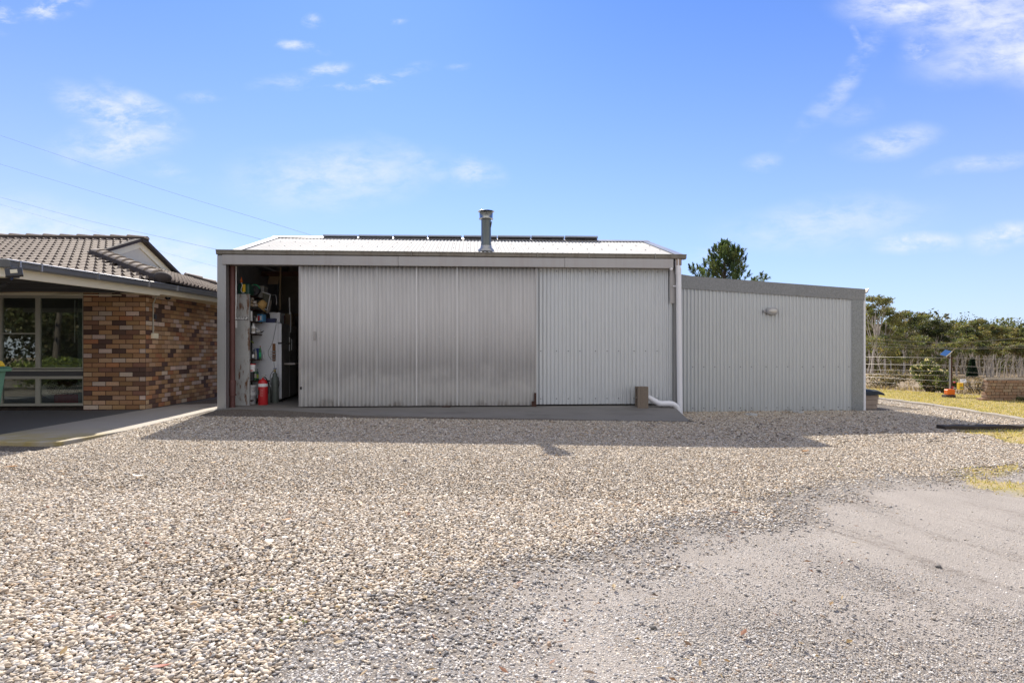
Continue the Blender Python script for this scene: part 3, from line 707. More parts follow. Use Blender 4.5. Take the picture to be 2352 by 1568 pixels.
# steel column with brackets and the white conduit
a, b, _ = sp(533.5, 900, .12); m = MB(S)
m.lathe([(.052, 0), (.052, 2.75)], a, b, .0, 14); m.lathe([(.075, .0), (.075, .03)], a, b, .22, 14); m.lathe([(.06, .0), (.066, .25), (.06, .26)], a, b, .25, 14); m.box(a-.16, a+.03, b-.02, b+.02, 1.60, 1.63)
m.build('steel_column', M['red_oxide'], shed)
a2, b2, _ = sp(542, 700, .22); m = MB(S); m.tube([(a2, b2, 2.7), (a2, b2, 2.0), (a2-.015, b2, 1.66)], .014, 8); m.box(a2-.035, a2+.015, b2-.02, b2+.02, 1.50, 1.64); m.build('conduit', M['white'], shed)
# sliding door
m = MB(S); corr(m, A_D0, A_D1, -.06, .022, 2.665, amp=.0115); dr = m.build('sliding_door', M['door'], shed, thick=.004)
tag(dr, 'weathered brown grey corrugated sliding door')
m = MB(S)
m.box(A_D0-.004, A_D0+.028, -.074, -.036, .02, 2.655)
for x in (1231,): m.box(spx(x, -.06)-.012, spx(x, -.06)+.006, -.074, -.04, .02, 2.66)
m.each('door_edge', M['galv_flat'], dr)
m = MB(S)
for x in (866, 957, 1050, 778): m.box(spx(x, -.07)-.006, spx(x, -.07)+.006, -.074, -.066, .03, 2.65)
m.each('sheet_lap', M['lap'], dr)
m = MB(S); a, b, z = sp(722.5, 771, -.075); m.box(a-.022, a+.022, -.082, -.066, z-.085, z+.085); m.box(a-.012, a+.012, -.092, -.08, z-.06, z+.06); m.build('handle', M['galv_flat'], dr, .004)
m = MB(S); a, b, z = sp(691, 891, -.08); m.box(a-.018, a+.018, -.084, -.07, z-.025, z+.025); m.build('latch', M['black'], dr)
m = MB(S)
for x in (733, 763, 806, 820, 865, 905, 950, 978, 1010, 1044, 1085, 1118, 1150, 1190, 1224): a, b, z = sp(x, 771, -.075); m.ball((a, -.072, 1.33), .011, .006, .011, 6)
m.each('rivet', M['steel'], dr)
m = MB(S); m.box(A_D1-.04, A_D1+.0, -.10, -.075, .0, .26); m.box(A_D1-.09, A_D1-.03, -.09, -.075, .0, .10); m.build('floor_guide', M['rust'], shed)
m = MB(S); m.box(spx(1015, -.1), spx(1035, -.1), -.10, -.07, .002, .016); m.build('floor_guide', M['rust'], shed)
# flue
a, b = spx(1116.5, .35), .35; zb = ZE+(ZR-ZE)*(b+.11)/(RB+.11); zt = sz(492, a, b)
m = MB(S); m.lathe([(.102, zb-.06), (.102, zb+.14), (.097, zb+.15), (.097, zt-.07)], a, b, 0, 24); fl_ = m.build('flue', M['flue'], shed)
m = MB(S); m.lathe([(.165, zb-.02), (.16, zb+.015), (.115, zb+.06), (.108, zb+.1)], a, b, 0, 24); m.build('flashing_boot', M['galv_post'], fl_)
m = MB(S); zc = zt-.10; m.lathe([(.10, zc), (.142, zc+.0), (.142, zc+.012), (.130, zc+.02), (.134, zc+.135), (.118, zc+.137), (.115, zc+.02)], a, b, 0, 28); cp = m.build('flue_cap', M['flue_cap'], fl_)
m = MB(S); m.lathe([(.165, zc+.150), (.160, zc+.156), (.04, zc+.185), (.0, zc+.187)], a, b, 0, 28); m.box(a-.13, a-.12, b-.01, b+.01, zc+.1, zc+.17); m.box(a+.12, a+.13, b-.01, b+.01, zc+.1, zc+.17); m.build('rain_hat', M['flue_cap'], fl_)
m = MB(S); m.hexa([(a+.088, b-.05, zc-.16), (a+.10, b-.05, zc-.16), (a+.10, b+.02, zc-.16), (a+.088, b+.02, zc-.16), (a+.10, b-.05, zc-.05), (a+.118, b-.05, zc-.05), (a+.118, b+.02, zc-.05), (a+.10, b+.02, zc-.05)]); m.build('seam_flap', M['flue'], fl_)
# downpipe at the right-hand corner, with brackets
a, b = spx(1558.5, -.10), -.10
m = MB(S); m.tube([(a-.02, b, 2.84), (a-.02, b, 2.74), (a, b, 2.6), (a+.01, b, 1.4), (a+.03, b, -.30)], .052, 16); m.lathe([(.056, 2.55), (.058, 2.67)], a-.005, b, 0, 16); dp = m.build('downpipe', M['white_pvc'], shed)
m = MB(S); z = sz(656, a, b); m.lathe([(.057, z-.012), (.057, z+.012)], a+.0, b, 0, 14); m.box(a-.10, a, b+.02, b+.04, z-.02, z+.005); m.build('pipe_bracket', M['white_pvc'], dp)
m = MB(S); m.box(a-.055, a+.045, b-.05, b+.06, 2.72, 2.845); m.build('outlet_box', M['timber'], dp)
# small flood lamp under the gutter end
t_ = empty('sensor_lamp', S(spx(1543, -.12), -.12, 2.7), 'small black and white sensor lamp under the end of the gutter', 'lamp')
m = MB(S); a = spx(1545, -.12); m.box(a-.06, a+.05, -.11, -.03, 2.66, 2.82); m.build('lamp_body', M['black'], t_, .02)
m = MB(S); m.ball((a-.035, -.14, 2.645), .034); m.build('sensor', M['white_pvc'], t_)

# ------------------------------------------------------------------ the lean-to
BX = .36
A0, A1 = 8.72, spx(1986, BX-.03)
annex = empty('lean_to', S((A0+A1)/2, BX, -.2), 'low grey corrugated lean-to joined to the end of the shed', 'shed')
zt0 = sz(635.5, spx(1600, BX), BX); zt1 = sz(664, A1, BX)
ztop = lambda a: zt0+(zt1-zt0)*(a-spx(1600, BX))/(A1-spx(1600, BX))
aw1 = spx(1956, BX)
m = MB(S); corr(m, A0, aw1, BX, -.45, lambda a: ztop(a)-.1, amp=.0125, phase=1.); m.build('front_wall', M['annex_zinc'], annex)
m = MB(S); a = A0+.12; k = 0
while a < aw1-.03:
    for z in (-.09, .74): m.ball((a, BX-.012, z), .010, .008, .010, 6)
    a += .0762*(4 if k % 3 == 0 else 3); k += 1
m.each('screw', M['dark'], annex)
m = MB(S); zb_ = lambda a: ztop(a)-.262+.03*(a-A0)/(A1-A0)
asp = spx(1833, BX)
for q0, q1, pr in ((A0, asp, .028), (asp-.03, A1, .032)):
    n = 14; vs = []
    for i in range(n+1):
        a = q0+(q1-q0)*i/n; hump = .025*math.exp(-((a-A0-.12)/.22)**2)
        vs += [(a, BX-pr, zb_(a)), (a, BX-pr, ztop(a)+hump), (a, BX+.12, ztop(a)+hump+.003)]
    m.add(vs, [(3*i, 3*i+3, 3*i+4, 3*i+1) for i in range(n)]+[(3*i+1, 3*i+4, 3*i+5, 3*i+2) for i in range(n)])
m.build('barge_flashing', M['spangle_dark'], annex)
m = MB(S); m.box(aw1-.01, A1-.02, BX-.024, BX+.15, -.40, ztop(A1)-.2); m.build('corner_flashing', M['spangle'], annex, .005)
m = MB(S); n = 3
m.hexa([(A0, BX+.12, ztop(A0)-.03), (A1, BX+.12, ztop(A1)-.03), (A1, 4.8, ztop(A1)-.03), (A0, 4.8, ztop(A0)-.03), (A0, BX+.12, ztop(A0)), (A1, BX+.12, ztop(A1)), (A1, 4.8, ztop(A1)), (A0, 4.8, ztop(A0))]); m.build('roof', M['roof_zinc'], annex)
m = MB(S); m.box(A1-.03, A1-.005, BX+.15, 4.7, -.4, ztop(A1)-.04); m.build('side_wall', M['annex_zinc'], annex)
m = MB(S); m.box(A0, A1-.03, 4.68, 4.7, -.4, ztop(A0)-.3); m.build('back_wall', M['annex_zinc'], annex)
m = MB(S); ga = A1+.0; gz0 = ztop(A1)
m.prism([(ga, gz0+.0), (ga, gz0-.085), (ga+.05, gz0-.085), (ga+.075, gz0-.06), (ga+.09, gz0-.005), (ga+.105, gz0+.012), (ga+.10, gz0+.016), (ga+.08, gz0-.0), (ga+.06, gz0-.05), (ga+.02, gz0-.07), (ga+.012, gz0)], 'y', BX-.03, 4.8); gt2 = m.build('gutter', M['gutter'], annex)
m = MB(S); a = A1+.012; m.tube([(a, BX+.02, gz0-.07), (a, BX+.02, 1.3), (a+.005, BX+.02, -.38)], .034, 14)
for z in (.3, .95, 1.75): m.lathe([(.037, z-.012), (.037, z+.012)], a, BX+.02, 0, 14)
m.build('downpipe', M['white_pvc'], annex)
# bulkhead lamp
a, b, z = sp(1771, 714.5, BX-.05)
lt = empty('bulkhead_lamp', S(a, b, z), 'oval grey bulkhead lamp on the lean-to wall', 'lamp')
def oval(w, h, n=28):
    r_ = h; return [((w-h)*(1 if math.cos(t) > 0 else -1)+r_*math.cos(t), r_*math.sin(t)) for t in [2*math.pi*(i+.5)/n for i in range(n)]]
m = MB(S); m.prism([(a+.02+p, z+q) for p, q in oval(.122, .075)], 'y', b-.03, b+.05); m.box(a-.15, a-.10, b, b+.04, z-.03, z+.03); m.build('housing', M['lamp_body'], lt, .014, 3)
m = MB(S); m.prism([(a+.02+p, z+q) for p, q in oval(.115, .068)], 'y', b-.048, b-.028); m.build('bezel', M['lamp_body'], lt, .012, 3)
m = MB(S); m.ball((a+.02, b-.048, z), .088, .035, .045, 18); m.build('lens', M['lamp_lens'], lt)

# ------------------------------------------------------------------ solar panels along the ridge
px = [741, 822, 902.5, 982, 1064, 1142, 1219.5, 1297, 1374]
bt = RB-.12
lab = ['first solar panel from the left on the shed ridge', 'second solar panel from the left on the shed ridge', 'solar panel third from the left, well short of the flue', 'solar panel just left of the one behind the flue',
       'solar panel partly hidden behind the flue', 'solar panel just right of the one behind the flue', 'second last solar panel towards the right of the ridge', 'solar panel at the right end of the row']
pv0 = None
a_, _, ztp = sp(741, 538.5, bt); W = (spx(1372, bt)-spx(741, bt))/8-.018
def sfw(a, b, z): return S(a, b, z)
tilt = R(24)
def PV(u, v, w):  # u along ridge, v down the back slope, w outward
    return S(pv_a+u, bt+v*math.cos(tilt)+w*math.sin(tilt), pv_z-v*math.sin(tilt)+w*math.cos(tilt))
for i in range(8):
    pv_a = spx(px[i]+1, bt); pv_z = sz(538.5+.35*i, pv_a, bt); loc = S(pv_a, bt, pv_z)
    if pv0 is None:
        pv0 = empty('solar_panel', loc, lab[0], 'solar panel', 'solar panels along the shed ridge')
        m = MB(PV); m.box(0, W, 0, .03, -.035, 0); m.box(0, W, 1.37, 1.4, -.035, 0); m.box(0, .03, .03, 1.37, -.035, 0); m.box(W-.03, W, .03, 1.37, -.035, 0); m.build('frame', M['pv_frame'], pv0)
        m = MB(PV); m.box(.03, W-.03, .03, 1.37, -.010, -.006); m.build('glass', M['pv_glass'], pv0)
        m = MB(PV); m.box(.03, W-.03, .03, 1.37, -.016, -.0115); m.build('back_sheet', M['pv_back'], pv0)
        m = MB(PV); m.box(W*.38, W*.62, .10, .24, -.035, -.0165); m.build('junction_box', M['black'], pv0)
        m = MB(PV); m.box(-.01, W+.014, .30, .34, -.085, -.037); m.box(-.01, W+.014, 1.0, 1.04, -.085, -.037); m.build('rail', M['pv_frame'], pv0)
        m = MB(PV)
        for u in (.12, W-.12):
            for v in (.32, 1.02): m.box(u-.02, u+.02, v-.02, v+.02, -.24, -.087)
        m.build('foot', M['steel'], pv0)
    else:
        q = dup(pv0, loc); q['label'] = lab[i]
    if i > 0: pass

# ------------------------------------------------------------------ the block and pipe by the wall
a0, a1 = spx(1464, -.28), spx(1488.5, -.28)
t_ = empty('concrete_block', S(a0, -.2, -.03), 'brown hollow concrete block standing on end by the shed wall', 'block')
zb_ = -.045; zt_ = sz(888, a0, -.28)
m = MB(S)
m.box(a0+.0, a0+.03, -.30, -.11, zb_, zt_) if 0 else None
bx = (a0, a1); m.box(bx[0]+.055, bx[1], -.30, -.11, zb_, zt_)            # solid face
for z0, z1 in ((zb_, zb_+.03), ((zb_+zt_)/2-.015, (zb_+zt_)/2+.015), (zt_-.03, zt_)): m.box(bx[0], bx[0]+.053, -.30, -.11, z0, z1)
for z0, z1 in ((zb_+.031, (zb_+zt_)/2-.016), ((zb_+zt_)/2+.016, zt_-.031)):
    m.box(bx[0], bx[0]+.053, -.30, -.265, z0, z1); m.box(bx[0], bx[0]+.053, -.145, -.11, z0, z1)
m.build('block_shell', M['concrete_block'], t_)
pp = [sp(1489, 912, -.17), sp(1496, 916, -.19), sp(1512, 925, -.23), sp(1520, 926.5, -.24), sp(1538, 926.5, -.24), sp(1548, 929, -.24), sp(1555, 936, -.23), sp(1559, 950, -.22)]
t_ = empty('drain_pipe', S(*pp[3]), 'white plastic drain pipe bending from the block to the gravel', 'pipe')
def catmull(pts, n=6):
    pts = [Vector(p) for p in pts]; out = []
    for i in range(len(pts)-1):
        p0, p1, p2, p3 = pts[max(i-1, 0)], pts[i], pts[i+1], pts[min(i+2, len(pts)-1)]
        for k in range(n):
            t = k/n; out.append(.5*((2*p1)+(p2-p0)*t+(2*p0-5*p1+4*p2-p3)*t*t+(3*p1-p0-3*p2+p3)*t**3))
    out.append(pts[-1]); return [tuple(p) for p in out]
m = MB(S); m.tube(catmull(pp), .052, 14); m.build('pipe', M['white_pvc'], t_)
m = MB(S)
for i, j in ((.45, 1), (.1, 2), (.35, 4)):
    p = Vector(pp[j]); q = Vector(pp[j+1]); c0 = p.lerp(q, i); c1 = p.lerp(q, i+.22); m.tube([tuple(c0), tuple(c1)], .058, 14)
m.build('pipe_collar', M['white_pvc'], t_)
for (x, y, r, lb) in ((1726, 954, .13, 'round white drain lid in the gravel nearer the middle of the lean-to'), (1834, 948.5, .12, 'round white drain lid at the foot of the lean-to wall near its right end')):
    X, Y = G(x, y); z = float(gz(X, Y)); Y = min(Y, SOY+.2+ .0667*X+.55)
    m = MB(); m.lathe([(r*.85, -.05), (r*.85, .012), (r*.75, .018), (.0, .02)], X, Y, z+.02, 24); tag(m.build('drain_plate', M['grey_plastic']), lb, 'drain lid')
# ------------------------------------------------------------------ the brick house
house = empty('brick_house', HF(-2, 0, 0), 'brown clinker brick house with a tiled roof and cream trim', 'house')
PAL = [((.45, .26, .13), .25), ((.37, .205, .10), .18), ((.52, .335, .205), .22), ((.62, .48, .39), .17), ((.12, .07, .055), .12), ((.24, .125, .08), .08), ((.42, .185, .09), .06)]
def brick_col(r=random):
    x = r.random()*sum(w for _, w in PAL)
    for c, w in PAL:
        x -= w
        if x <= 0: break
    k = r.uniform(.88, 1.3); return (c[0]*k, c[1]*k*r.uniform(.95, 1.05), c[2]*k, 1)
CRS = .086; Z0 = -.10; ZTOP = 2.10
def brick(m, T, u0, u1, z0, z1, d):
    j = .0058
    e = random.uniform(-.0015, .0015); w = .006
    u0 += j; u1 -= j; z0 += j; z1 -= j
    o = .004+e
    vs = [(u0, 0, z0), (u1, 0, z0), (u1, 0, z1), (u0, 0, z1), (u0, o, z0), (u1, o, z0), (u1, o, z1), (u0, o, z1)]
    vs[4:] = [(u0+.002, o, z0+.002), (u1-.002, o, z0+.002), (u1-.002, o, z1-.002), (u0+.002, o, z1-.002)]
    m.add([T(*p) for p in vs], [(4, 5, 6, 7), (0, 1, 5, 4), (1, 2, 6, 5), (2, 3, 7, 6), (3, 0, 4, 7)])
    m.c += [brick_col()]*8
rows = int((ZTOP-Z0)/CRS)+1
WIN_A = -1.094                                         # right edge of the window
mf = MB(); mf.c = []
Tf = lambda u, o, z: HF(-u, -.012-o, z)                # front face: u runs left from the corner
Ts = lambda u, o, z: HF(.012+o, u, z)                  # side face: u runs back
for r in range(rows):
    z0 = Z0+r*CRS; z1 = min(z0+CRS, ZTOP+.08)
    u = -.012 if r % 2 else -.012; first = .23 if r % 2 == 0 else .115
    k = 0
    while u < -WIN_A-.02:
        L = first if k == 0 else .24
        u1 = u+L
        if u1 > -WIN_A-.05: u1 = -WIN_A
        brick(mf, Tf, u, u1, z0, z1, 0); u = u1; k += 1
    u = -.012; k = 0; first = .115 if r % 2 == 0 else .23
    while u < 9.6:
        L = first if k == 0 else .24
        brick(mf, Ts, u, u+L, z0, z1, 0); u += L; k += 1
for k in range(22):                                    # course below the window
    u = -WIN_A+.24*k; brick(mf, lambda a, o, z: HF(-a, -.012-o, z), u, u+.24, -.105, -.022, 0)
bw = mf.build('brick_wall', M['brick'], house)
m = MB(HF)
m.box(WIN_A, .012, -.012, .11, -.4, ZTOP+.1); m.box(-.10, .012, .112, 9.6, -.4, ZTOP+.1); m.box(-7, WIN_A, -.012, .11, -.4, -.02); m.box(-7, WIN_A, .02, .10, 2.06, 2.3)
m.build('mortar', M['mortar'], bw)
# window sill bricks, sloping
m = MB(); m.c = []
for k in range(44):
    u0 = -WIN_A+.118*k; u1 = u0+.110; s_ = .0
    vs = [(-u0, -.03, -.02), (-u1, -.03, -.02), (-u1, .10, .045), (-u0, .10, .045), (-u0, -.03, .012), (-u1, -.03, .012), (-u1, .10, .075), (-u0, .10, .075)]
    m.hexa([HF(*p) for p in vs]); m.c += [tuple(x*.45 for x in random.choice([(.10, .075, .06), (.08, .06, .05), (.12, .09, .07)]))+(1,)]*8
m.build('brick_sill', M['brick'], house)
# window: upper and lower lights
zs = lambda y, x=120: hz(y, hpx(x, .03), .03)
wx = [WIN_A, hpx(88, .03), hpx(1, .03), hpx(1, .03)-1.15, hpx(1, .03)-2.3]
zt, zm1, zm2, zl1, zl2, zbt = zs(683), zs(845), zs(851), zs(865), zs(868.5), zs(925)
m = MB(HF)
def fr(a0, a1, z0, z1, d0=-.0, d1=.06): m.box(min(a0, a1), max(a0, a1), d0, d1, z0, z1)
aL = wx[-1]
fr(aL, WIN_A, zt-.015, zt+.035); fr(aL, WIN_A, zm2-.01, zm2+.022); fr(aL, WIN_A, zm1-.012, zm1+.012, .01, .06); fr(aL, WIN_A, zl2-.01, zl1+.012); fr(aL, WIN_A, zbt-.05, zbt-.005, -.02, .06)
for w_ in wx[1:]: fr(w_-.034, w_+.034, zbt-.004, zl2-.011); fr(w_-.034, w_+.034, zm1+.013, zt-.016)
fr(WIN_A-.02, WIN_A, zbt-.004, zl2-.011); fr(WIN_A-.02, WIN_A, zm1+.013, zt-.016)
fr(wx[2]+.035, wx[1]-.035, zs(766)-.011, zs(766)+.011, .015, .05)
win = m.build('window', M['cream_alu'], house)
m = MB(HF); m.box(aL, WIN_A, .035, .039, zm1, zt); m.box(aL, WIN_A, .035, .039, zbt-.01, zl2); m.build('pane', M['glass'], win)
m = MB(HF); m.box(aL, WIN_A, .02, .055, zl1+.013, zm2-.011); m.build('spandrel', M['dark'], win)
m = MB(HF); m.box(aL, -.0+WIN_A, -.005, .06, zt+.036, zt+.11); m.build('window_head', M['cream'], house)
m = MB(HF); m.box(hpx(128, -.05), hpx(277, -.05), -.09, -.02, 2.075, 2.092); m.build('trim_strip', M['cream'], house)
# room behind the window
m = MB(HF)
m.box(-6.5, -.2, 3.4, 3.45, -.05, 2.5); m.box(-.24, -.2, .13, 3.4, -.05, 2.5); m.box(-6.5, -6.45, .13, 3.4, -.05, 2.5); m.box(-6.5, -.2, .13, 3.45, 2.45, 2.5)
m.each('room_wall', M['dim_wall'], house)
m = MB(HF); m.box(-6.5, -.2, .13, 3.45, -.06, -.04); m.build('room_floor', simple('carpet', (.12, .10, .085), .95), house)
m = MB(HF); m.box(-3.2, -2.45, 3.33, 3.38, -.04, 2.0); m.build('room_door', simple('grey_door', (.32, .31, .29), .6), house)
ac = hpx(176, .14)
m = MB(HF); n = 40; vs = []
for i in range(n+1):
    a = ac+(WIN_A+.03-ac)*i/n; b = .19+.025*math.sin(i*1.25); vs += [(a, b, -.03), (a, b, 2.3)]
m.add(vs, [(2*i, 2*i+2, 2*i+3, 2*i+1) for i in range(n)], True); m.build('curtain', simple('grey_green_curtain', (.30, .33, .30), .9), house, thick=.004)
m = MB(HF); m.tube([(hpx(172, .15), .15, 2.0), (hpx(171.5, .15), .15, hz(787, hpx(172, .15), .15))], .008, 6); m.build('blind_wand', M['white'], house)
# bed inside
ba0, ba1 = hpx(92, .75), hpx(176, .75)
bed = empty('bed', HF((ba0+ba1)/2, 1.2, -.04), 'bed with a patterned white quilt over a red valance inside the window', 'bed')
m = MB(HF); m.box(ba0+.25, ba1+.5, .75, 2.3, .0, .22); m.build('valance', M['red_cloth'], bed, .02)
def quilt_mat():
    mm, t, bs = newmat('patterned_quilt'); p = geo(t)
    b1 = t.node('ShaderNodeTexBrick', inp={'Scale': 7., 'Mortar Size': .03, 'Color1': (.75, .73, .72, 1), 'Color2': (.55, .52, .52, 1), 'Mortar': (.04, .04, .05, 1)}); t.l.new(t.mapping(p, (1, 1, 1.2), (R(90), 0, R(20))), b1.inputs['Vector'])
    setin(t, bs, 'Base Color', t.mix(t.ramp(t.noise(4., p, 3), .52, .6), b1.outputs[0], (.10, .03, .035))); setin(t, bs, 'Roughness', .9); return mm
m = MB(HF); m.box(ba0+.12, ba1+.5, .70, 2.3, .223, .48); m.build('quilt', quilt_mat(), bed, .07, 4)
m = MB(HF); m.ball((ba0+.12, .95, .30), .20, .25, .17, 14); m.build('pillow', M['white'], bed)

# ---- tiled roof
PM = .316; EB = -.5; EA = .57; ZEV = 2.30; RBB = 4.35; AG = -2.21; AR0 = -9.5
zf = lambda b: ZEV+PM*(b-EB)
zs_ = lambda a: ZEV+PM*(EA-a)
GAUGE, WAVE = .32, .166
def tiles(name, Tm, ulo, uhi, v0, v1, umin, umax, parent):
    """tile field: u along the eave, v up the slope; ulo(v), uhi(v) are its side edges"""
    nrow = int((v1-v0)/GAUGE)+1; V, Fc, MI = [], [], []
    ns = int((umax-umin)/WAVE*8)
    U = umin+np.arange(ns+1)*(umax-umin)/ns
    ph = (U/WAVE) % 1.0
    wav = np.where(ph < .46, np.sin(np.pi*ph/.46)*.046, 0.0)+np.where(ph >= .46, (ph-.46)/.54*.006, 0)
    for r in range(nrow):
        va, vb = v0+r*GAUGE, min(v0+(r+1)*GAUGE+.02, v1)
        sub = [(va, -.004), (va+.0005, .034), (vb, .0)]
        off = .5*0
        base = len(V)
        for (vv, h) in sub:
            for i, u in enumerate(U):
                uu = min(max(u, ulo(vv)), uhi(vv))
                hh = h+(wav[i] if h > -.003 else wav[i]*.35)
                V.append(Tm(uu, vv, hh))
        n1 = ns+1
        for q in range(2):
            for i in range(ns):
                vm = sub[q+1][0]
                if U[i+1] < ulo(vm)-.0 or U[i] > uhi(vm): continue
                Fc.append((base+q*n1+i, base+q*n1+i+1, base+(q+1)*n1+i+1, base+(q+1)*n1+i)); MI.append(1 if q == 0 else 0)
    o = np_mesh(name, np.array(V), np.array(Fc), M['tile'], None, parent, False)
    o.data.materials.append(M['tile_butt_shade']); o.data.polygons.foreach_set('material_index', np.array(MI, np.int32)); return o
cosP = 1/math.sqrt(1+PM*PM); sinP = PM*cosP
def Tfront(u, v, h): b = EB+v*cosP-h*sinP; return HF(u, b, ZEV+v*sinP+h*cosP)
def Tside(u, v, h): a = EA-v*cosP+h*sinP; return HF(a, u, ZEV+v*sinP+h*cosP)
vr = (RBB-EB)/cosP; vg = (EA-AG)/cosP
BE2 = RBB+(RBB-EB)
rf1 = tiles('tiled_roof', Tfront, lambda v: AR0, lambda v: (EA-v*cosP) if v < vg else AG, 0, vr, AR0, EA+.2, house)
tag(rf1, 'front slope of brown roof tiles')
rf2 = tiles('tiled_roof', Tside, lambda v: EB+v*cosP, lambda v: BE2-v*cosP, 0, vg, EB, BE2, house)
m = MB(HF); m.add([(AR0, RBB, zf(RBB)), (AG, RBB, zf(RBB)), (AG, BE2-(EA-AG), zs_(AG)), (EA, BE2, ZEV), (AR0, BE2, ZEV)], [(0, 1, 2, 3, 4)]); m.build('rear_roof', M['tile'], house)
def caps(name, p0, p1, parent, r=.125, L=.40):
    p0, p1 = Vector(p0), Vector(p1); d = (p1-p0); n = max(1, int(d.length/L)); d.normalize()
    side = d.cross(Vector((0, 0, 1))).normalized(); up = side.cross(d).normalized()
    m = MB()
    for k in range(n):
        a = p0+d*(k*L-.03); b = p0+d*((k+1)*L+.02); vs = []
        for q, lift in ((a, .012), (b, .045)):
            for i in range(9):
                t = math.pi*i/8; w_ = r*(.9+.1*(lift > .02)); vs.append(tuple(q+side*math.cos(t)*w_+up*(math.sin(t)*w_*.62+lift-.02)))
        m.add(vs, [(i, i+1, 10+i, 9+i) for i in range(8)], False); m.add(vs[9:], [tuple(range(9))]); m.add(vs[:9], [tuple(range(9))[::-1]])
    o = m.build(name, M['cap_tile'], parent)
    m = MB(); vs = []
    for q in (p0, p1):
        vs += [tuple(q+side*r*1.02+up*.02), tuple(q+side*r*1.15-up*.09), tuple(q-side*r*1.15-up*.09), tuple(q-side*r*1.02+up*.02)]
    m.add(vs, [(0, 1, 5, 4), (2, 3, 7, 6), (1, 2, 6, 5), (3, 0, 4, 7), (0, 3, 2, 1), (4, 5, 6, 7)]); m.build('cap_bedding', M['cap_dark'], o)
    return o
hip_lo = HF(EA-.05, EB+.05, ZEV+.08); hip_hi = HF(AG+.10, EB+(EA-AG)-.10, zs_(AG)+.04)
caps('hip_capping', hip_hi, hip_lo, house); caps('ridge_capping', HF(AG+.06, RBB, zf(RBB)+.05), HF(AR0, RBB, zf(RBB)+.05), house)
caps('hip_capping', HF(AG+.1, BE2-(EA-AG)+.05, zs_(AG)+.05), HF(EA, BE2, ZEV+.06), house)
p = Vector(hip_lo); m = MB(); m.ball(tuple(p+Vector((.0, -.0, -.01))), .15, .15, .10, 14); m.build('hip_end_tile', M['cap_dark'], house)
# gablet
gb0, gb1 = EB+(EA-AG), BE2-(EA-AG)
m = MB(HF); m.prism([(gb0, zs_(AG)-.05), (RBB, zf(RBB)-.0), (gb1, zs_(AG)-.05)], 'x', AG-.16, AG-.12); gab = m.build('gablet', simple('gable_sheet', (.66, .62, .52), .7, 0, .12, 4), house)
m = MB(HF)
for s_ in (-1, 1):
    e = gb0 if s_ < 0 else gb1
    def q(t, dz): return (e+(RBB-e)*t, zs_(AG)-.04+(zf(RBB)+.02-zs_(AG)+.04)*t+dz)
    p0, p1, p2, p3 = q(-.02, -.01), q(1, -.01), q(1, -.20), q(-.02, -.20); m.prism([p0, p1, p2, p3] if s_ > 0 else [p3, p2, p1, p0], 'x', AG-.118, AG-.09)
m.each('barge_board', M['cream'], gab)
m = MB(HF)
for s_ in (-1, 1):
    e = gb0 if s_ < 0 else gb1
    def q(t, dz): return (e+(RBB-e)*t, zs_(AG)+(zf(RBB)+.03-zs_(AG))*t+dz)
    p0, p1, p2, p3 = q(-.02, .035), q(1, .05), q(1, -.035), q(-.02, -.035); m.prism([p0, p1, p2, p3] if s_ > 0 else [p3, p2, p1, p0], 'x', AG-.13, AG+.03)
m.each('verge_tile', M['cap_dark'], gab)
m = MB(HF)
m.hexa([(AG-.10, gb0-.1, zs_(AG)+.0), (AG+.16, gb0-.1, zs_(AG)-.055), (AG+.16, gb1, zs_(AG)-.055), (AG-.10, gb1, zs_(AG)+.0), (AG-.10, gb0-.1, zs_(AG)+.045), (AG+.16, gb0-.1, zs_(AG)+.012), (AG+.16, gb1, zs_(AG)+.012), (AG-.10, gb1, zs_(AG)+.045)]); m.build('lead_flashing', M['house_gutter'], gab)

# ---- verandah: flat roof, fascia and gutter running out from the house
VX = -6.2
gl = [(-6.2, 7.76, 2.19), (-6.16, 9.5, 2.222), (-6.12, 11.15, 2.25), (-6.2, 13.3, 2.285), (-6.47, 17.0, 2.30), (-6.75, 21.2, 2.30)]
def loft(m, line, prof):            # profile offsets (outward x, z) swept along a line in plan
    vs = []; n = len(prof)
    for x, y, z in line: vs += [(x+o, y, z+dz) for o, dz in prof]
    k = len(line)
    m.add(vs, [(i*n+j, i*n+(j+1)%n, (i+1)*n+(j+1)%n, (i+1)*n+j) for i in range(k-1) for j in range(n)]+[tuple(range(n))[::-1], tuple(range((k-1)*n, k*n))]); return m
gprof = [(-.14, -.02), (-.14, -.09), (-.03, -.095), (-.012, -.08), (-.006, -.035), (.004, -.018), (.004, .0), (-.012, .0), (-.02, -.03), (-.03, -.07), (-.12, -.075), (-.125, -.02)]
m = MB(); loft(m, gl, gprof); g1 = m.build('gutter', M['house_gutter'], house)
m = MB(); loft(m, gl[:3], [(-.17, -.02), (-.03, -.02), (-.03, .004), (-.06, .014), (-.17, .016)]); m.build('roof_edge', M['bright_zinc'], house)
m = MB(); loft(m, gl[:3], [(-.20, -.02), (-.145, -.02), (-.145, -.205), (-.20, -.205)]); fs_ = m.build('fascia', M['cream'], house)
m = MB(); loft(m, gl[2:], [(-.20, -.02), (-.145, -.02), (-.145, -.175), (-.20, -.175)]); m.build('fascia', M['cream'], house)
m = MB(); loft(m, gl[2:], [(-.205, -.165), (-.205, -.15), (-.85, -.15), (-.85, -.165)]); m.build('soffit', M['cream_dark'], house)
m = MB()
for y in (7.9, 8.25, 9.35, 10.6, 11.5): 
    x = np.interp(y, [g[1] for g in gl], [g[0] for g in gl]); z = np.interp(y, [g[1] for g in gl], [g[2] for g in gl]); m.box(x-.02, x+.009, y-.012, y+.012, z-.095, z+.003)
m.each('gutter_strap', M['steel'], g1)
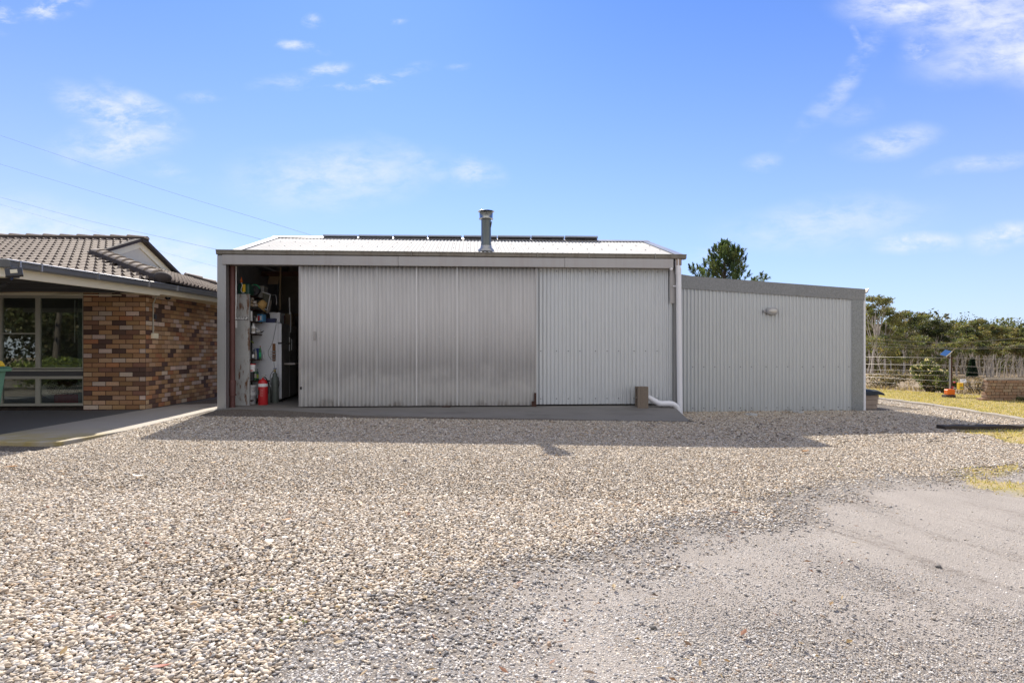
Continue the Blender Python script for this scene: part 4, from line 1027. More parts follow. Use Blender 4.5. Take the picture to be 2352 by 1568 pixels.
# front run of the verandah edge
fx0, fy0 = -6.2, 7.76
VF = lambda u, o, z: (fx0-u*ca-.0*o, fy0-u*sa-o, z)
m = MB(VF); m.box(0, 5, .0, .012, 2.10, 2.19); m.box(0, 5, -.14, -.001, 2.095, 2.11); m.box(0, 5, -.14, -.125, 2.10, 2.17); m.build('gutter', M['house_gutter'], house)
m = MB(VF); m.box(.15, 5, -.20, -.145, 1.985, 2.17); m.build('fascia', M['cream'], house)
m = MB(); m.hexa([(-6.38, 7.95, 2.17), (-6.30, 11.3, 2.24), (-12, 11.3, 2.24), (-12, 7.6, 2.17), (-6.38, 7.95, 2.20), (-6.30, 11.3, 2.27), (-12, 11.3, 2.27), (-12, 7.6, 2.20)]); m.build('verandah_roof', M['dark'], house)
m = MB(HF)
for b in (-3.2, -2.4, -1.6, -.8): m.box(-6, .2, b-.03, b+.03, 2.06, 2.165)
m.each('purlin', M['dark'], house)
m = MB(); m.tube([(-9.2, 9.0, 1.86), (-7.9, 10.2, 2.02), (-6.9, 10.9, 2.07)], .008, 6); m.build('cable', M['tan'], house)
m = MB(); m.tube([(-8.0, 9.5, 1.9), (-7.4, 9.2, 2.06)], .03, 8); m.build('brace', M['dark'], house)
# ---- fittings on the house
a, b = hpx(352, -.03), None
cx_ = hpx(349, -.0)
sa_ = (hpx(349, 0) if False else None)
# conduit runs down the side wall just behind the corner
def side_pt(x, y):                    # point on the side wall seen at x, y
    k = (x-CX)/F; t = (HOX-k*HOY)/(k*ca+sa); X, Y = HOX-sa*t, HOY+ca*t; return (X+.03, Y, H-(y-HY)*Y/F)
cd = empty('wall_conduit', side_pt(367, 760), 'cream conduit and switch box on the brick corner', 'conduit')
p1, p2, p3 = side_pt(349, 680), side_pt(348.5, 697), side_pt(348, 768)
m = MB(); m.tube([(p1[0]+.07, p1[1]-.02, p1[2]+.02), p2, p3], .013, 8); m.build('pipe', M['cream_alu'], cd)
m = MB(); x, y, z = side_pt(349, 770.5); m.box(x-.035, x+.04, y-.06, y+.10, z-.055, z+.045); m.build('switch_box', M['cream'], cd, .006)
m = MB(); x, y, z = side_pt(351, 728); m.box(x-.02, x+.03, y-.05, y+.03, z-.04, z+.05); m.build('clamp', M['black'], cd)
x, y, z = side_pt(372, 684)
dc = empty('dome_camera', (x+.12, y, z), 'white and black dome camera under the eave', 'camera')
m = MB(); m.lathe([(.055, -.03), (.06, 0), (.06, .03)], x+.14, y-.1, z+.035, 18); m.build('mount', M['white'], dc)
m = MB(); m.ball((x+.14, y-.1, z-.0), .052, .052, .052, 16); m.build('dome', simple('smoked_dome', (.012, .014, .016), .08), dc)
# flood lamp on the verandah corner
fp = Vector(P(46, 629, 7.70))
fd = empty('floodlight', tuple(fp), 'square black floodlight on the verandah corner', 'floodlight')
def FQ(u, v, w):
    q = Matrix.Rotation(R(28), 4, 'Z') @ Matrix.Rotation(R(-38), 4, 'X') @ Matrix.Rotation(R(-12), 4, 'Y'); r_ = q @ Vector((u, v, w)); return tuple(fp+Vector((.03, -.13, 0))+r_)
m = MB(FQ); m.box(-.085, .085, -.02, .02, -.065, .065); m.build('lamp_body', M['black'], fd, .008)
m = MB(FQ); m.box(-.035, .035, -.024, -.0205, -.03, .03); m.build('lens', simple('led_lens', (.62, .56, .40), .3), fd)
m = MB(); m.box(fp.x-.14, fp.x-.02, fp.y-.05, fp.y+.02, fp.z-.05, fp.z-.02); m.tube([(fp.x-.04, fp.y-.05, fp.z-.04), (fp.x-.02, fp.y-.12, fp.z-.09)], .01, 6); m.build('bracket', M['black'], fd)
# wheelie bin by the left edge
bxx, byy = -7.05, 8.2
wb = empty('wheelie_bin', (bxx, byy, -.06), 'green wheelie bin with a yellow lid beside the path', 'bin')
def taper(m, w0, d0, w1, d1, z0, z1): m.hexa([(bxx-w0, byy-d0, z0), (bxx+w0, byy-d0, z0), (bxx+w0, byy+d0, z0), (bxx-w0, byy+d0, z0), (bxx-w1, byy-d1, z1), (bxx+w1, byy-d1, z1), (bxx+w1, byy+d1, z1), (bxx-w1, byy+d1, z1)])
m = MB(); taper(m, .14, .20, .225, .27, -.02, .80); m.build('body', M['bin_green'], wb, .02)
m = MB(); taper(m, .265, .30, .275, .31, .785, .83); taper(m, .255, .29, .262, .30, .832, .85); m.build('rim', M['bin_green'], wb, .008)
m = MB(); taper(m, .222, .27, .195, .24, .852, .93); m.build('lid', M['yellow'], wb, .018, 3)
for s_ in (-1, 1):
    m = MB(lambda a, b_, c, s_=s_: (bxx+s_*.11+a, byy+.14+b_, .04+c)); m.prism([(.1*math.cos(t), .1*math.sin(t)) for t in [2*math.pi*i/18 for i in range(18)]], 'x', -.025, .025); m.build('wheel', M['black'], wb)
# ------------------------------------------------------------------ inside the open bay
def zy(y, Y): return H-(y-HY)*Y/F
def xx(x, Y): return (x-CX)/F*Y
b0, b1 = .55, 1.42
ap0, ap1 = spx(540, b0), spx(573, b0)
SH = empty('shelving_unit', S((ap0+ap1)/2, 1.0, 0), 'tall rusty grey steel shelving with perforated end panels', 'shelving')
zT = sz(675, ap0, b0)
m = MB(S); m.box(ap0, ap1, b0, b0+.012, .0, zT); m.box(ap1-.01, ap1, b0+.013, b0+.055, .0, zT); m.box(ap0, ap0+.01, b0+.013, b0+.055, .0, zT)
m.build('end_panel', M['shelf'], SH)
m = MB(S); m.box(ap0, ap1, b1, b1+.012, .0, zT); m.box(ap1-.01, ap1, b1-.045, b1-.001, .0, zT); m.build('end_panel', M['galv_flat'], SH)
SZ = [zT-.02, 1.90, 1.655, 1.41, .895, .475, .09]
for z in SZ:
    m = MB(S); m.box(ap0+.004, ap1+.0, b0+.014, b1-.002, z-.022, z); m.build('shelf', M['rust'], SH)
m = MB(S); m.box(ap0+.011, ap0+.016, b0+.03, b1-.02, .1, zT-.05); m.build('back_panel', M['dark'], SH)
# slogan sticker on the shelf end
ta, tb, tz = sp(554.5, 731, b0)
st = empty('sticker', S(ta, b0, tz), 'white MUSCLE UP lettering stuck on the shelving end panel', 'sticker')
cu = bpy.data.curves.new('letters', 'FONT'); cu.body = 'MUSCLE UP'; cu.size = .062; cu.align_x = 'CENTER'; cu.align_y = 'CENTER'; cu.extrude = .001; cu.offset = .0035
to = bpy.data.objects.new('letters_tmp', cu); link(to); bpy.context.view_layer.update()
me = bpy.data.meshes.new_from_object(to.evaluated_get(bpy.context.evaluated_depsgraph_get())); bpy.data.objects.remove(to)
me.materials.clear(); me.materials.append(M['white']); lo = bpy.data.objects.new('letters', me); link(lo); lo.parent = st
wd = max(v.co.x for v in me.vertices)-min(v.co.x for v in me.vertices); k_ = (ap1-ap0-.035)/wd
lo.scale = (k_, 1.0, 1); lo.rotation_euler = (R(90), 0, TH); lo.location = (0, -.006, 0)
m = MB(S); m.box(ap0+.012, ap1-.02, b0-.003, b0-.001, tz-.034, tz+.034); m.build('backing', simple('grey_backing', (.15, .15, .15), .6), st)

def tbox(name, x0, x1, y0, zb, Y, dep, mat, label, cat, bevel=.006, rot=0, extra=None, group=None, lidmat=None):
    """box-shaped thing whose front fills x0..x1 at depth Y, standing on height zb with its top seen at y0"""
    X0, X1, zt = xx(x0, Y), xx(x1, Y), zy(y0, Y)
    t_ = empty(name, ((X0+X1)/2, Y+dep/2, zb), label, cat, group)
    c, s_ = math.cos(rot), math.sin(rot); mx, my = (X0+X1)/2, Y+dep/2; w, d = (X1-X0)/2, dep/2
    T = lambda a, b, z: (mx+a*c-b*s_, my+a*s_+b*c, z)
    zl = zt-(zt-zb)*.12 if lidmat else zt
    m = MB(T); m.box(-w, w, -d, d, zb, zl); m.build('body', mat, t_, bevel)
    if lidmat: m = MB(T); m.box(-w*1.06, w*1.06, -d*1.06, d*1.06, zl, zt); m.build('lid', lidmat, t_, bevel*.7)
    if extra: extra(T, t_, w, d, zb, zt)
    return t_
def bottle(name, x0, x1, y0, zb, Y, mat, label, cat='bottle', cap=None, shape='b', lab=None, group=None):
    X, r, zt = xx((x0+x1)/2, Y), (x1-x0)/2*Y/F, zy(y0, Y); h = zt-zb
    t_ = empty(name, (X, Y+r, zb), label, cat, group)
    pr = {'b': [(r*.9, 0), (r, .02), (r, h*.62), (r*.75, h*.74), (r*.38, h*.84), (r*.36, h*.92)], 'c': [(r*.97, 0), (r, .01), (r, h*.86), (r*.9, h*.9)], 't': [(r*.85, 0), (r*.87, .004), (r, h*.9)]}[shape]
    m = MB(); m.lathe(pr, X, Y+r, zb, 16); m.build('body', mat, t_)
    m = MB(); hc = pr[-1][1]; rc = pr[-1][0]*1.08; m.lathe([(rc, hc+.001), (rc, h), (rc*.9, h+.002)], X, Y+r, zb, 16); m.build('cap', cap or mat, t_)
    if lab: m = MB(); m.lathe([(r*1.012, h*.18), (r*1.012, h*.52)], X, Y+r, zb, 16); m.build('paper_label', lab, t_)
    return t_
# on top of the shelving
z = SZ[0]
def ex(T, t_, w, d, zb, zt):
    m = MB(); Y = 12.26; m.box(xx(558, Y), xx(564.5, Y), Y-.03, Y-.004, zy(671, Y), zy(653, Y)); m.build('handle', M['yellow'], t_, .01)
    m = MB(); m.lathe([(.022, 0), (.024, .05), (.012, .07), (.010, .11)], xx(551.5, Y), Y+.06, zy(648.5, Y), 12); m.build('nozzle', M['orange'], t_)
    m = MB(); m.tube(catmull([P(555, 649, Y-.03), P(556.5, 656, Y-.03), P(553.5, 665, Y-.035), P(556, 671, Y-.035), P(561, 671.5, Y-.035)]), .006, 6); m.build('hose', M['white'], t_)
tbox('pressure_sprayer', 544.5, 573, 650, z+.001, 12.27, .24, M['dark_green'], 'dark green sprayer with a yellow handle on top of the shelving', 'sprayer', .04, 0, ex)
hr = empty('hose_reel', P(585, 676, 12.55), 'black reel with a green hose band on top of the shelving', 'hose reel')
Yh = 12.55; cxr, czr, rr = xx(586, Yh), zy(666.5, Yh), .105
HRT = lambda x, y, z_: (cxr+x+.22*z_*0, Yh+z_, czr+y)
m = MB(HRT); m.lathe([(rr*.95, -.045), (rr, -.03), (rr, .03), (rr*.95, .045)], 0, 0, 0, 28); m.build('drum', M['black'], hr)
m = MB(HRT)
pts = [(rr*1.02*math.cos(t), rr*1.02*math.sin(t), -.03) for t in np.linspace(R(15), R(165), 16)]; m.tube(pts, .010, 6); m.build('hose', M['bright_green'], hr)
m = MB(HRT); m.lathe([(.03, -.06), (.03, -.046)], 0, 0, 0, 14); m.build('hub', M['dark'], hr)
tbox('plastic_crate', 590, 604, 656.5, z+.001, 12.95, .30, M['grey_plastic'], 'grey plastic crate behind the hose reel', 'crate', .01, R(8), None, None, M['paper'])
# second level: rags and straw hat
z = SZ[1]
rg_ = empty('rag_pile', P(580, 700, 12.45), 'pile of rolled grey work gloves and rags on the upper shelf', 'rags')
for i, (x, y, r) in enumerate([(576.5, 700, .05), (582.5, 701, .045), (587, 700.5, .036), (577.5, 693, .045), (584, 694, .042), (578, 686.5, .038)]):
    m = MB(); q = P(x, y, 12.42+.03*(i % 2)); m.ball((q[0], q[1]+.03, q[2]), r, r*1.2, r*.75, 10); m.build('rag', M['cloth'] if i % 3 else M['tan'], rg_)
ht = empty('straw_hat', P(600, 705, 12.62), 'straw hat resting on the edge of the upper shelf', 'hat')
hq = Matrix.Translation(Vector(P(600, 702, 12.62))) @ Matrix.Rotation(R(38), 4, 'Y') @ Matrix.Rotation(R(-12), 4, 'X')
HT = lambda x, y, z_: tuple(hq @ Vector((x, y, z_)))
m = MB(HT); m.lathe([(.088, -.02), (.085, .04), (.075, .095), (.05, .115), (.0, .12)], 0, 0, 0, 20); m.build('crown', M['straw'], ht)
m = MB(HT); m.lathe([(.089, -.020), (.165, -.045), (.168, -.050), (.089, -.026)], 0, 0, 0, 24); m.build('brim', M['straw'], ht)
# third level
z = SZ[2]
bottle('spray_can', 573.2, 578.6, 711.5, z, 12.40, M['white'], 'white spray bottle on the third shelf down', 'can', M['black'], 'c')
def ex2(T, t_, w, d, zb, zt):
    m = MB(T); m.box(-w*.55, w*.0, -d-.0025, -d-.0005, zb+.02, zt-.03); m.build('red_print', M['red'], t_)
    m = MB(T); m.box(w*.12, w*.62, -d-.0025, -d-.0005, zb+.035, zt-.035); m.box(-w*.72, -w*.6, -d-.0025, -d-.0005, zb+.02, zt-.02); m.build('white_print', M['white'], t_)
tbox('wipes_tub', 590, 606, 721, z+.001, 12.75, .12, M['sky_blue'], 'light blue tub with red and white print on the third shelf', 'tub', .02, R(-14), ex2)
bottle('glue_bottle', 586.5, 591, 728.5, z, 12.5, M['paper'], 'small pale bottle with an orange cap beside the blue tub', 'bottle', M['orange'])
bottle('glass_jar', 580.5, 585.5, 726, z, 12.55, M['dark'], 'dark jar between the spray bottle and the orange capped bottle', 'jar', M['steel'], 'c')
# fourth level
z = SZ[3]
bottle('white_flask', 574.5, 585, 742.5, z, 12.45, M['white'], 'square shouldered white flask on the fourth shelf', 'flask', M['white'], 'b', M['paper'])
gg = empty('goggles', P(597, 760, 12.6), 'black and white safety goggles lying on the fourth shelf', 'goggles')
m = MB(); m.tube(catmull([P(589.5, 753, 12.55), P(594, 758.5, 12.5), P(600, 760, 12.55), P(604.5, 757.5, 12.7)]), .014, 8); m.build('strap', M['white'], gg)
m = MB(); m.tube(catmull([P(590, 757, 12.57), P(594, 762, 12.52), P(600, 763, 12.57), P(604, 760, 12.72)]), .016, 8); m.build('frame', M['black'], gg)
pb_ = MB(); q = P(593, 769, 12.5); pb_.ball((q[0], q[1], z+.04), .06, .06, .04, 10); tag(pb_.build('plastic_bag', M['grey_plastic']), 'crumpled clear plastic bag in front of the goggles', 'bag')
# fifth level
z = SZ[4]
for (x0, x1, y0, Y, mt, cp, lbm, lb) in [(572.8, 576.6, 800, 12.35, 'dark', 'black', None, 'thin dark bottle at the left end of the bottle shelf'), (578, 583, 803, 12.4, 'dark', 'black', 'white', 'dark bottle with a tall white label on the bottle shelf'),
        (583.6, 589, 801, 12.6, 'grey_plastic', 'steel', 'paper', 'pale grey bottle in the middle of the bottle shelf'), (593.5, 599.3, 794.5, 12.6, 'green', 'red', 'bright_green', 'tall green bottle with a red cap'), (602, 607, 806.5, 12.95, 'white', 'white', None, 'short white bottle at the right end of the bottle shelf')]:
    bottle('bottle', x0, x1, y0, z, Y, M[mt], lb, 'bottle', M[cp], 'b', M[lbm] if lbm else None, 'bottles on the shelving')
tbox('carton', 584.5, 593, 799.5, z+.001, 12.85, .10, M['blue'], 'blue carton behind the grey bottle', 'carton', .003)
m = MB(); m.tube(catmull([P(572.5, 785, 12.4), P(577, 784, 12.5), P(582.5, 787, 12.6)]), .010, 6); tag(m.build('lime_strap', M['lime']), 'lime green strap hanging above the bottle shelf', 'strap')
# sixth level
z = SZ[5]
t_ = bottle('black_tub', 572.5, 581.5, 853.5, z, 12.33, M['black'], 'black tub under the red and white tub', 'tub', M['black'], 't')
zt_ = zy(853.3, 12.33)
t_ = bottle('powder_tub', 572.4, 584.5, 835.5, zt_+.001, 12.30, M['white'], 'white tub with red bands standing on a black tub', 'tub', M['red'], 't', None)
X, r = xx(578.4, 12.30), 6.05*12.3/F
m = MB(); hh = zy(835.5, 12.3)-zt_; m.lathe([(r*.88, .012), (r*.90, hh*.22)], X, 12.3+r, zt_, 16); m.build('red_band', M['red'], t_)
bottle('bottle', 582.6, 588, 842.5, z, 12.5, M['green'], 'tall green bottle on the lowest shelf', 'bottle', M['white'], 'b', M['paper'], 'bottles on the shelving')
bottle('bottle', 588.2, 593, 847, z, 12.6, M['dark_green'], 'shorter green bottle with a yellow label on the lowest shelf', 'bottle', M['black'], 'b', M['lime'], 'bottles on the shelving')
# on the floor
Yb = 12.45; rb = .125; Xb = xx(589, Yb+rb)-rb; zt_ = zy(884.5, Yb)
t_ = empty('bucket', (Xb, Yb+rb, 0), 'stacked white plastic pail beside the shelving', 'bucket')
m = MB(); m.lathe([(rb*.84, .0), (rb*.86, .01), (rb*.93, .17), (rb*.99, .175), (rb*.99, .19), (rb*.94, .195), (rb*.98, zt_-.05), (rb*1.03, zt_-.045), (rb*1.03, zt_-.035), (rb*.99, zt_-.03), (rb, zt_-.008), (rb*1.03, zt_), (rb*.96, zt_), (rb*.94, zt_-.05)], Xb, Yb+rb, 0, 28); m.build('pail', M['white'], t_)
for zz in (.155, zt_-.09): m = MB(); m.tube([(Xb+rb*1.0*math.sin(t), Yb+rb-rb*1.02*math.cos(t), zz-.05*math.cos(t)) for t in np.linspace(-1.4, 1.4, 14)], .004, 5); m.build('handle', M['steel'], t_)
m = MB(); m.box(Xb-.02, Xb+.03, Yb+.012, Yb+.016, .04, .13); m.build('paper_label', M['grey_plastic'], t_)
Ye = 12.30; re = (610.8-588.7)/2*Ye/F; Xe = xx(599.8, Ye); ze = zy(871, Ye)
t_ = empty('fire_extinguisher', (Xe, Ye+re, 0), 'red fire extinguisher with a white band standing on the floor', 'extinguisher')
m = MB(); m.lathe([(re*.97, 0), (re, .01), (re, ze-.075), (re*.93, ze-.045), (re*.72, ze-.015), (re*.35, ze), (.022, ze+.01), (.022, ze+.03)], Xe, Ye+re, 0, 28); m.build('cylinder', M['red'], t_)
m = MB(); m.lathe([(re*1.008, ze-.145), (re*1.008, ze-.085)], Xe, Ye+re, 0, 28); m.build('white_band', M['white'], t_)
m = MB(); m.box(Xe-.01, Xe+.04, Ye+re-.02, Ye+re+.02, ze+.03, ze+.06); m.hexa([(Xe-.03, Ye+re-.012, ze+.05), (Xe+.06, Ye+re-.012, ze+.075), (Xe+.06, Ye+re+.012, ze+.075), (Xe-.03, Ye+re+.012, ze+.05), (Xe-.03, Ye+re-.012, ze+.065), (Xe+.06, Ye+re-.012, ze+.09), (Xe+.06, Ye+re+.012, ze+.09), (Xe-.03, Ye+re+.012, ze+.065)]); m.build('valve', M['steel'], t_)
m = MB(); m.tube(catmull([(Xe+.02, Ye+re-.02, ze+.045), (Xe+.085, Ye+re-.03, ze+.0), (Xe+re+.012, Ye+re, ze-.12), (Xe+re+.012, Ye+re, .22)]), .009, 6); m.build('hose', M['black'], t_)
m = MB()
for i in range(9):
    w_ = re*(.55 if i % 3 else .35); m.add([(Xe-re*.2, Ye-.0025+.0, ze-.19-i*.018), (Xe-re*.2+w_, Ye-.0005+.004, ze-.19-i*.018), (Xe-re*.2+w_, Ye+.0035, ze-.183-i*.018), (Xe-re*.2, Ye-.0025, ze-.183-i*.018)], [(0, 1, 2, 3)])
m.build('print_lines', simple('pale_red_print', (.62, .22, .2), .5), t_)
m = MB(); q = math.radians(-130); m.add([(Xe+re*1.006*math.cos(t), Ye+re+re*1.006*math.sin(t), zz) for t in (R(-142), R(-125), R(-110)) for zz in (.20, .30)], [(0, 2, 3, 1), (2, 4, 5, 3)], True); m.build('symbol_patch', M['dark_green'], t_)
Yg = 12.82; rg2 = (636.8-620.4)/2*Yg/F; Xg = xx(628.6, Yg); zg = zy(856, Yg)
t_ = empty('gas_cylinder', (Xg, Yg+rg2, 0), 'grey green gas cylinder with a brass valve against the fridge', 'gas cylinder')
m = MB(); m.lathe([(rg2*.96, 0), (rg2, .012), (rg2, zg-.12), (rg2*.93, zg-.10), (rg2*.62, zg-.075), (rg2*.58, zg-.02), (rg2*.3, zg), (rg2*.25, zg+.01)], Xg, Yg+rg2, 0, 22); m.build('cylinder', M['green_cyl'], t_)
m = MB(); m.lathe([(.014, zg+.01), (.018, zg+.02), (.014, zg+.04), (.02, zg+.05), (.012, zg+.075)], Xg, Yg+rg2, 0, 12); m.box(Xg-.03, Xg, Yg+rg2-.012, Yg+rg2+.012, zg+.03, zg+.05); m.build('valve', M['brass'], t_)
m = MB(); m.lathe([(.034, zg+.078), (.036, zg+.086), (.03, zg+.092)], Xg, Yg+rg2, 0, 14); m.build('hand_wheel', M['blue'], t_)
m = MB(); m.tube(catmull([(Xg-.03, Yg+.06, zg+.04), (Xg-.08, Yg+.03, zg-.06), (Xg-.075, Yg+.04, zg-.25)]), .006, 6); m.tube(catmull([(Xg+.05, Yg+.05, zg-.1), (Xg+.1, Yg+.05, zg-.2), (Xg+.07, Yg+.05, zg-.32)]), .005, 6); m.build('hose', M['dark'], t_)
Yc = 12.86; rc = (620.5-612)/2*Yc/F; Xc = xx(616, Yc); zc = zy(886, Yc)
t_ = empty('small_cylinder', (Xc, Yc+rc, 0), 'small dark green cylinder between the extinguisher and the gas cylinder', 'gas cylinder')
m = MB(); m.lathe([(rc*.95, 0), (rc, .01), (rc, zc-.05), (rc*.7, zc-.015), (rc*.3, zc)], Xc, Yc+rc, 0, 18); m.build('cylinder', M['green_cyl'], t_)
m = MB(); m.lathe([(.010, zc), (.012, zc+.03), (.008, zc+.08)], Xc, Yc+rc, 0, 10); m.ball((Xc, Yc+rc, zc+.10), .020); m.build('valve', M['dark'], t_)
# fridges along the side wall
Yf = 13.05; Xf1 = xx(647, Yf); Xf0 = Xf1-.60; ztf = zy(741, Yf)
FX, FY = Xf1, Yf
FT = lambda u, v, z: (FX+u*ca-v*sa*2.2, FY+u*sa+v*ca, z)        # u across (left is negative), v back along the wall
fr_ = empty('fridge', FT(-.3, .36, 0), 'white fridge with its side to the yard and a timber hook rail on it', 'fridge')
m = MB(FT); m.box(-.60, -.075, 0, .74, .03, ztf); m.build('cabinet', M['fridge'], fr_, .008)
zsp = zy(788, Yf)
m = MB(FT); m.box(-.070, -.0, 0, .74, zsp+.008, ztf-.005); d1_ = m.build('door', M['fridge_shade_grey'], fr_, .012)
m = MB(FT); m.box(-.070, -.0, 0, .74, .06, zsp-.008); d2_ = m.build('door', M['fridge_shade_grey'], fr_, .012)
m = MB(FT); m.box(-.071, -.004, -.003, -.001, .07, zsp-.02); m.build('door_edge', M['fridge'], d2_)
m = MB(FT); m.box(-.071, -.004, -.003, -.001, zsp+.02, ztf-.02); m.build('door_edge', M['fridge'], d1_)
m = MB(FT); m.tube([(.03, .62, zsp+.02), (.03, .62, zsp+.14)], .012, 8); m.build('handle', M['white'], d1_)
m = MB(FT); m.tube([(.03, .62, zsp-.16), (.03, .62, zsp-.02)], .012, 8); m.build('handle', M['white'], d2_)
m = MB(FT); m.box(-.5, -.02, .1, .6, .0, .03); m.build('plinth', M['black'], fr_)
f2 = empty('upright_freezer', FT(-.3, 1.2, 0), 'dim grey upright freezer behind the white fridge', 'freezer')
m = MB(FT); m.box(-.60, -.05, .80, 1.55, .03, ztf-.02); m.build('cabinet', M['fridge_shade_grey'], f2, .008)
m = MB(FT); m.box(-.045, .0, .80, 1.55, .06, ztf-.03); dd = m.build('door', M['fridge_shade_grey'], f2, .012)
m = MB(FT); m.tube([(.03, .86, zsp-.14), (.03, .86, zsp+.10)], .012, 8); m.build('handle', M['white'], dd)
m = MB(FT); m.tube([(.02, .81, zsp+.25), (.02, .81, zsp+.70)], .010, 8); m.build('door_trim', M['steel'], dd)
m = MB(FT); m.box(-.01, .22, .25, .95, zy(835, 13.3)-.02, zy(835, 13.3)+.015); tag(m.build('folding_tray', M['paper']), 'pale folding tray sticking out from the fridge front', 'tray')
# hook rail with taps on the fridge side
Yr = Yf-.004
rl = empty('valve_rail', P(630, 809, Yr), 'brown timber strip with four taps hung on the fridge side', 'rail')
m = MB(); m.box(xx(626.5, Yr), xx(633.2, Yr), Yr-.022, Yr-.003, zy(829, Yr), zy(789, Yr)); m.build('timber_strip', M['wood'], rl)
for y in (807.5, 813.5, 819.5, 825):
    m = MB(); q = P(629.5, y, Yr-.03); m.ball(q, .020, .02, .016, 8); m.tube([q, P(633.8, y, Yr-.035)], .009, 6); m.tube([q, P(621, y-.6, Yr-.03)], .006, 6); m.build('tap', M['steel'], rl)
m = MB(); m.tube(catmull([P(634.5, 744, Yr-.01), P(631, 762, Yr-.012), P(626.5, 784, Yr-.012), P(620, 799, Yr-.012), P(616.5, 806, Yr-.015), P(617.5, 817, Yr-.015), P(623, 825, Yr-.02)]), .007, 6); m.build('hose', M['grey_plastic'], rl)
m = MB(); m.tube(catmull([P(629, 829, Yr-.01), P(629.5, 836, Yr-.012), P(631, 846, Yr-.02)]), .006, 6); m.build('hose', M['grey_plastic'], rl)
# on the fridges
def FB(name, u0, u1, v0, v1, z0, z1, mat, lb, cat, bev=.01, lid=None):
    t_ = empty(name, FT((u0+u1)/2, (v0+v1)/2, z0), lb, cat); m = MB(FT); m.box(u0, u1, v0, v1, z0, z1); m.build('body', mat, t_, bev)
    if lid: m = MB(FT); m.box(u0-.012, u1+.012, v0-.012, v1+.012, z1-.035, z1+.004); m.build('lid', lid, t_, .008)
    return t_
ux = lambda x, v: xx(x, Yf+v)-FX
FB('storage_bin', ux(622.5, .12), ux(645, .12), .12, .55, ztf+.001, zy(718, Yf+.12), M['fridge'], 'white storage bin on top of the fridge', 'bin', .012, M['fridge'])
FB('tool_box', ux(611, .0), ux(632, .0), .004, .118, ztf+.001, zy(731.5, Yf), M['navy'], 'navy blue tool box at the front of the fridge top', 'box', .008, M['navy'])
FB('red_bag', ux(651.8, .9)-.05, ux(664, .9), .85, 1.12, ztf-.019, zy(719, Yf+.9), M['red_cloth'], 'dark red bag on top of the freezer', 'bag', .03)
FB('cardboard_box', -.3, -.02, 1.16, 1.5, ztf-.019, ztf+.26, M['tan'], 'brown cardboard box behind the red bag', 'box', .004)
m = MB(); m.tube([P(664.8, 683, 13.6), P(665.6, 722, 13.6)], .013, 8); tag(m.build('white_rod', simple('pale_rod', (.86, .84, .80), .4)), 'thin white rod standing upright near the red bag', 'rod')
m = MB(); m.tube([P(645, 600, 13.72), P(643.5, 660, 13.72), P(643, 712, 13.72)], .019, 10)
tag(m.build('timber_pole', M['tan']), 'upright round timber pole behind the fridge', 'pole')
sh_ = MB(); q = [P(619.5, 625.5, 13.9), P(642, 632.5, 13.8), P(638, 653, 13.75), P(614.6, 652, 13.85)]; sh_.hexa(q+[(x, y+.02, z) for x, y, z in q]); tag(sh_.build('fibro_sheet', M['tan']), 'tilted tan sheet hanging high in the open bay', 'sheet')
pf = empty('picture_frame', P(612, 700, 12.98), 'white picture frame leaning off the end of the shelving', 'frame')
q = [P(603, 670.5, 12.9), P(621, 676.5, 13.0), P(613.5, 712, 12.98), P(602, 706, 12.88)]
for i in range(4): 
    if i != 3: m = MB(); m.tube([q[i], q[(i+1) % 4]], .011, 6); m.build('frame_bar', M['white'], pf)
m = MB(); m.hexa([(x, y+.012, z) for x, y, z in q]+[(x, y+.02, z) for x, y, z in q]); m.build('picture', simple('dull_picture', (.13, .13, .10), .6, 0, .6, 30), pf)
m = MB(); q = [P(613, 690, 13.02), P(623, 690, 13.1), P(619, 716, 13.08), P(612, 720, 13.0)]; m.hexa(q+[(x, y+.03, z) for x, y, z in q]); tag(m.build('paper_sack', M['cloth']), 'grey paper sack hanging behind the picture frame', 'sack')
m = MB(); m.tube(catmull([P(624, 678+0, 13.15), P(632, 677, 13.2), P(635, 686, 13.2), P(634.5, 700, 13.2)]), .012, 8); tag(m.build('bent_tube', M['galv_flat']), 'bent grey tube above the white storage bin', 'tube')
# ------------------------------------------------------------------ foliage helpers
def quads(C, N, size, asp, r_, tilt=1.):
    """one leaf-shaped quad per centre C; random turn, biased along N"""
    n = len(C); a = r_.normal(0, 1, (n, 3)); a[:, 2] *= tilt; a += N
    a /= np.linalg.norm(a, axis=1, keepdims=True)
    b = np.cross(a, r_.normal(0, 1, (n, 3))); b /= np.linalg.norm(b, axis=1, keepdims=True)+1e-9
    s = (size*r_.uniform(.6, 1.4, n))[:, None]
    V = np.stack([C-a*s*.5, C+b*s*asp*.5, C+a*s*.5, C-b*s*asp*.5], 1).reshape(-1, 3)
    return V, np.arange(4*n).reshape(n, 4)
def clump_pts(c, rad, n, r_, shell=.55):
    d = r_.normal(0, 1, (n, 3)); d /= np.linalg.norm(d, axis=1, keepdims=True)
    return np.array(c)+d*(r_.uniform(shell, 1, n)**.7)[:, None]*np.array(rad)
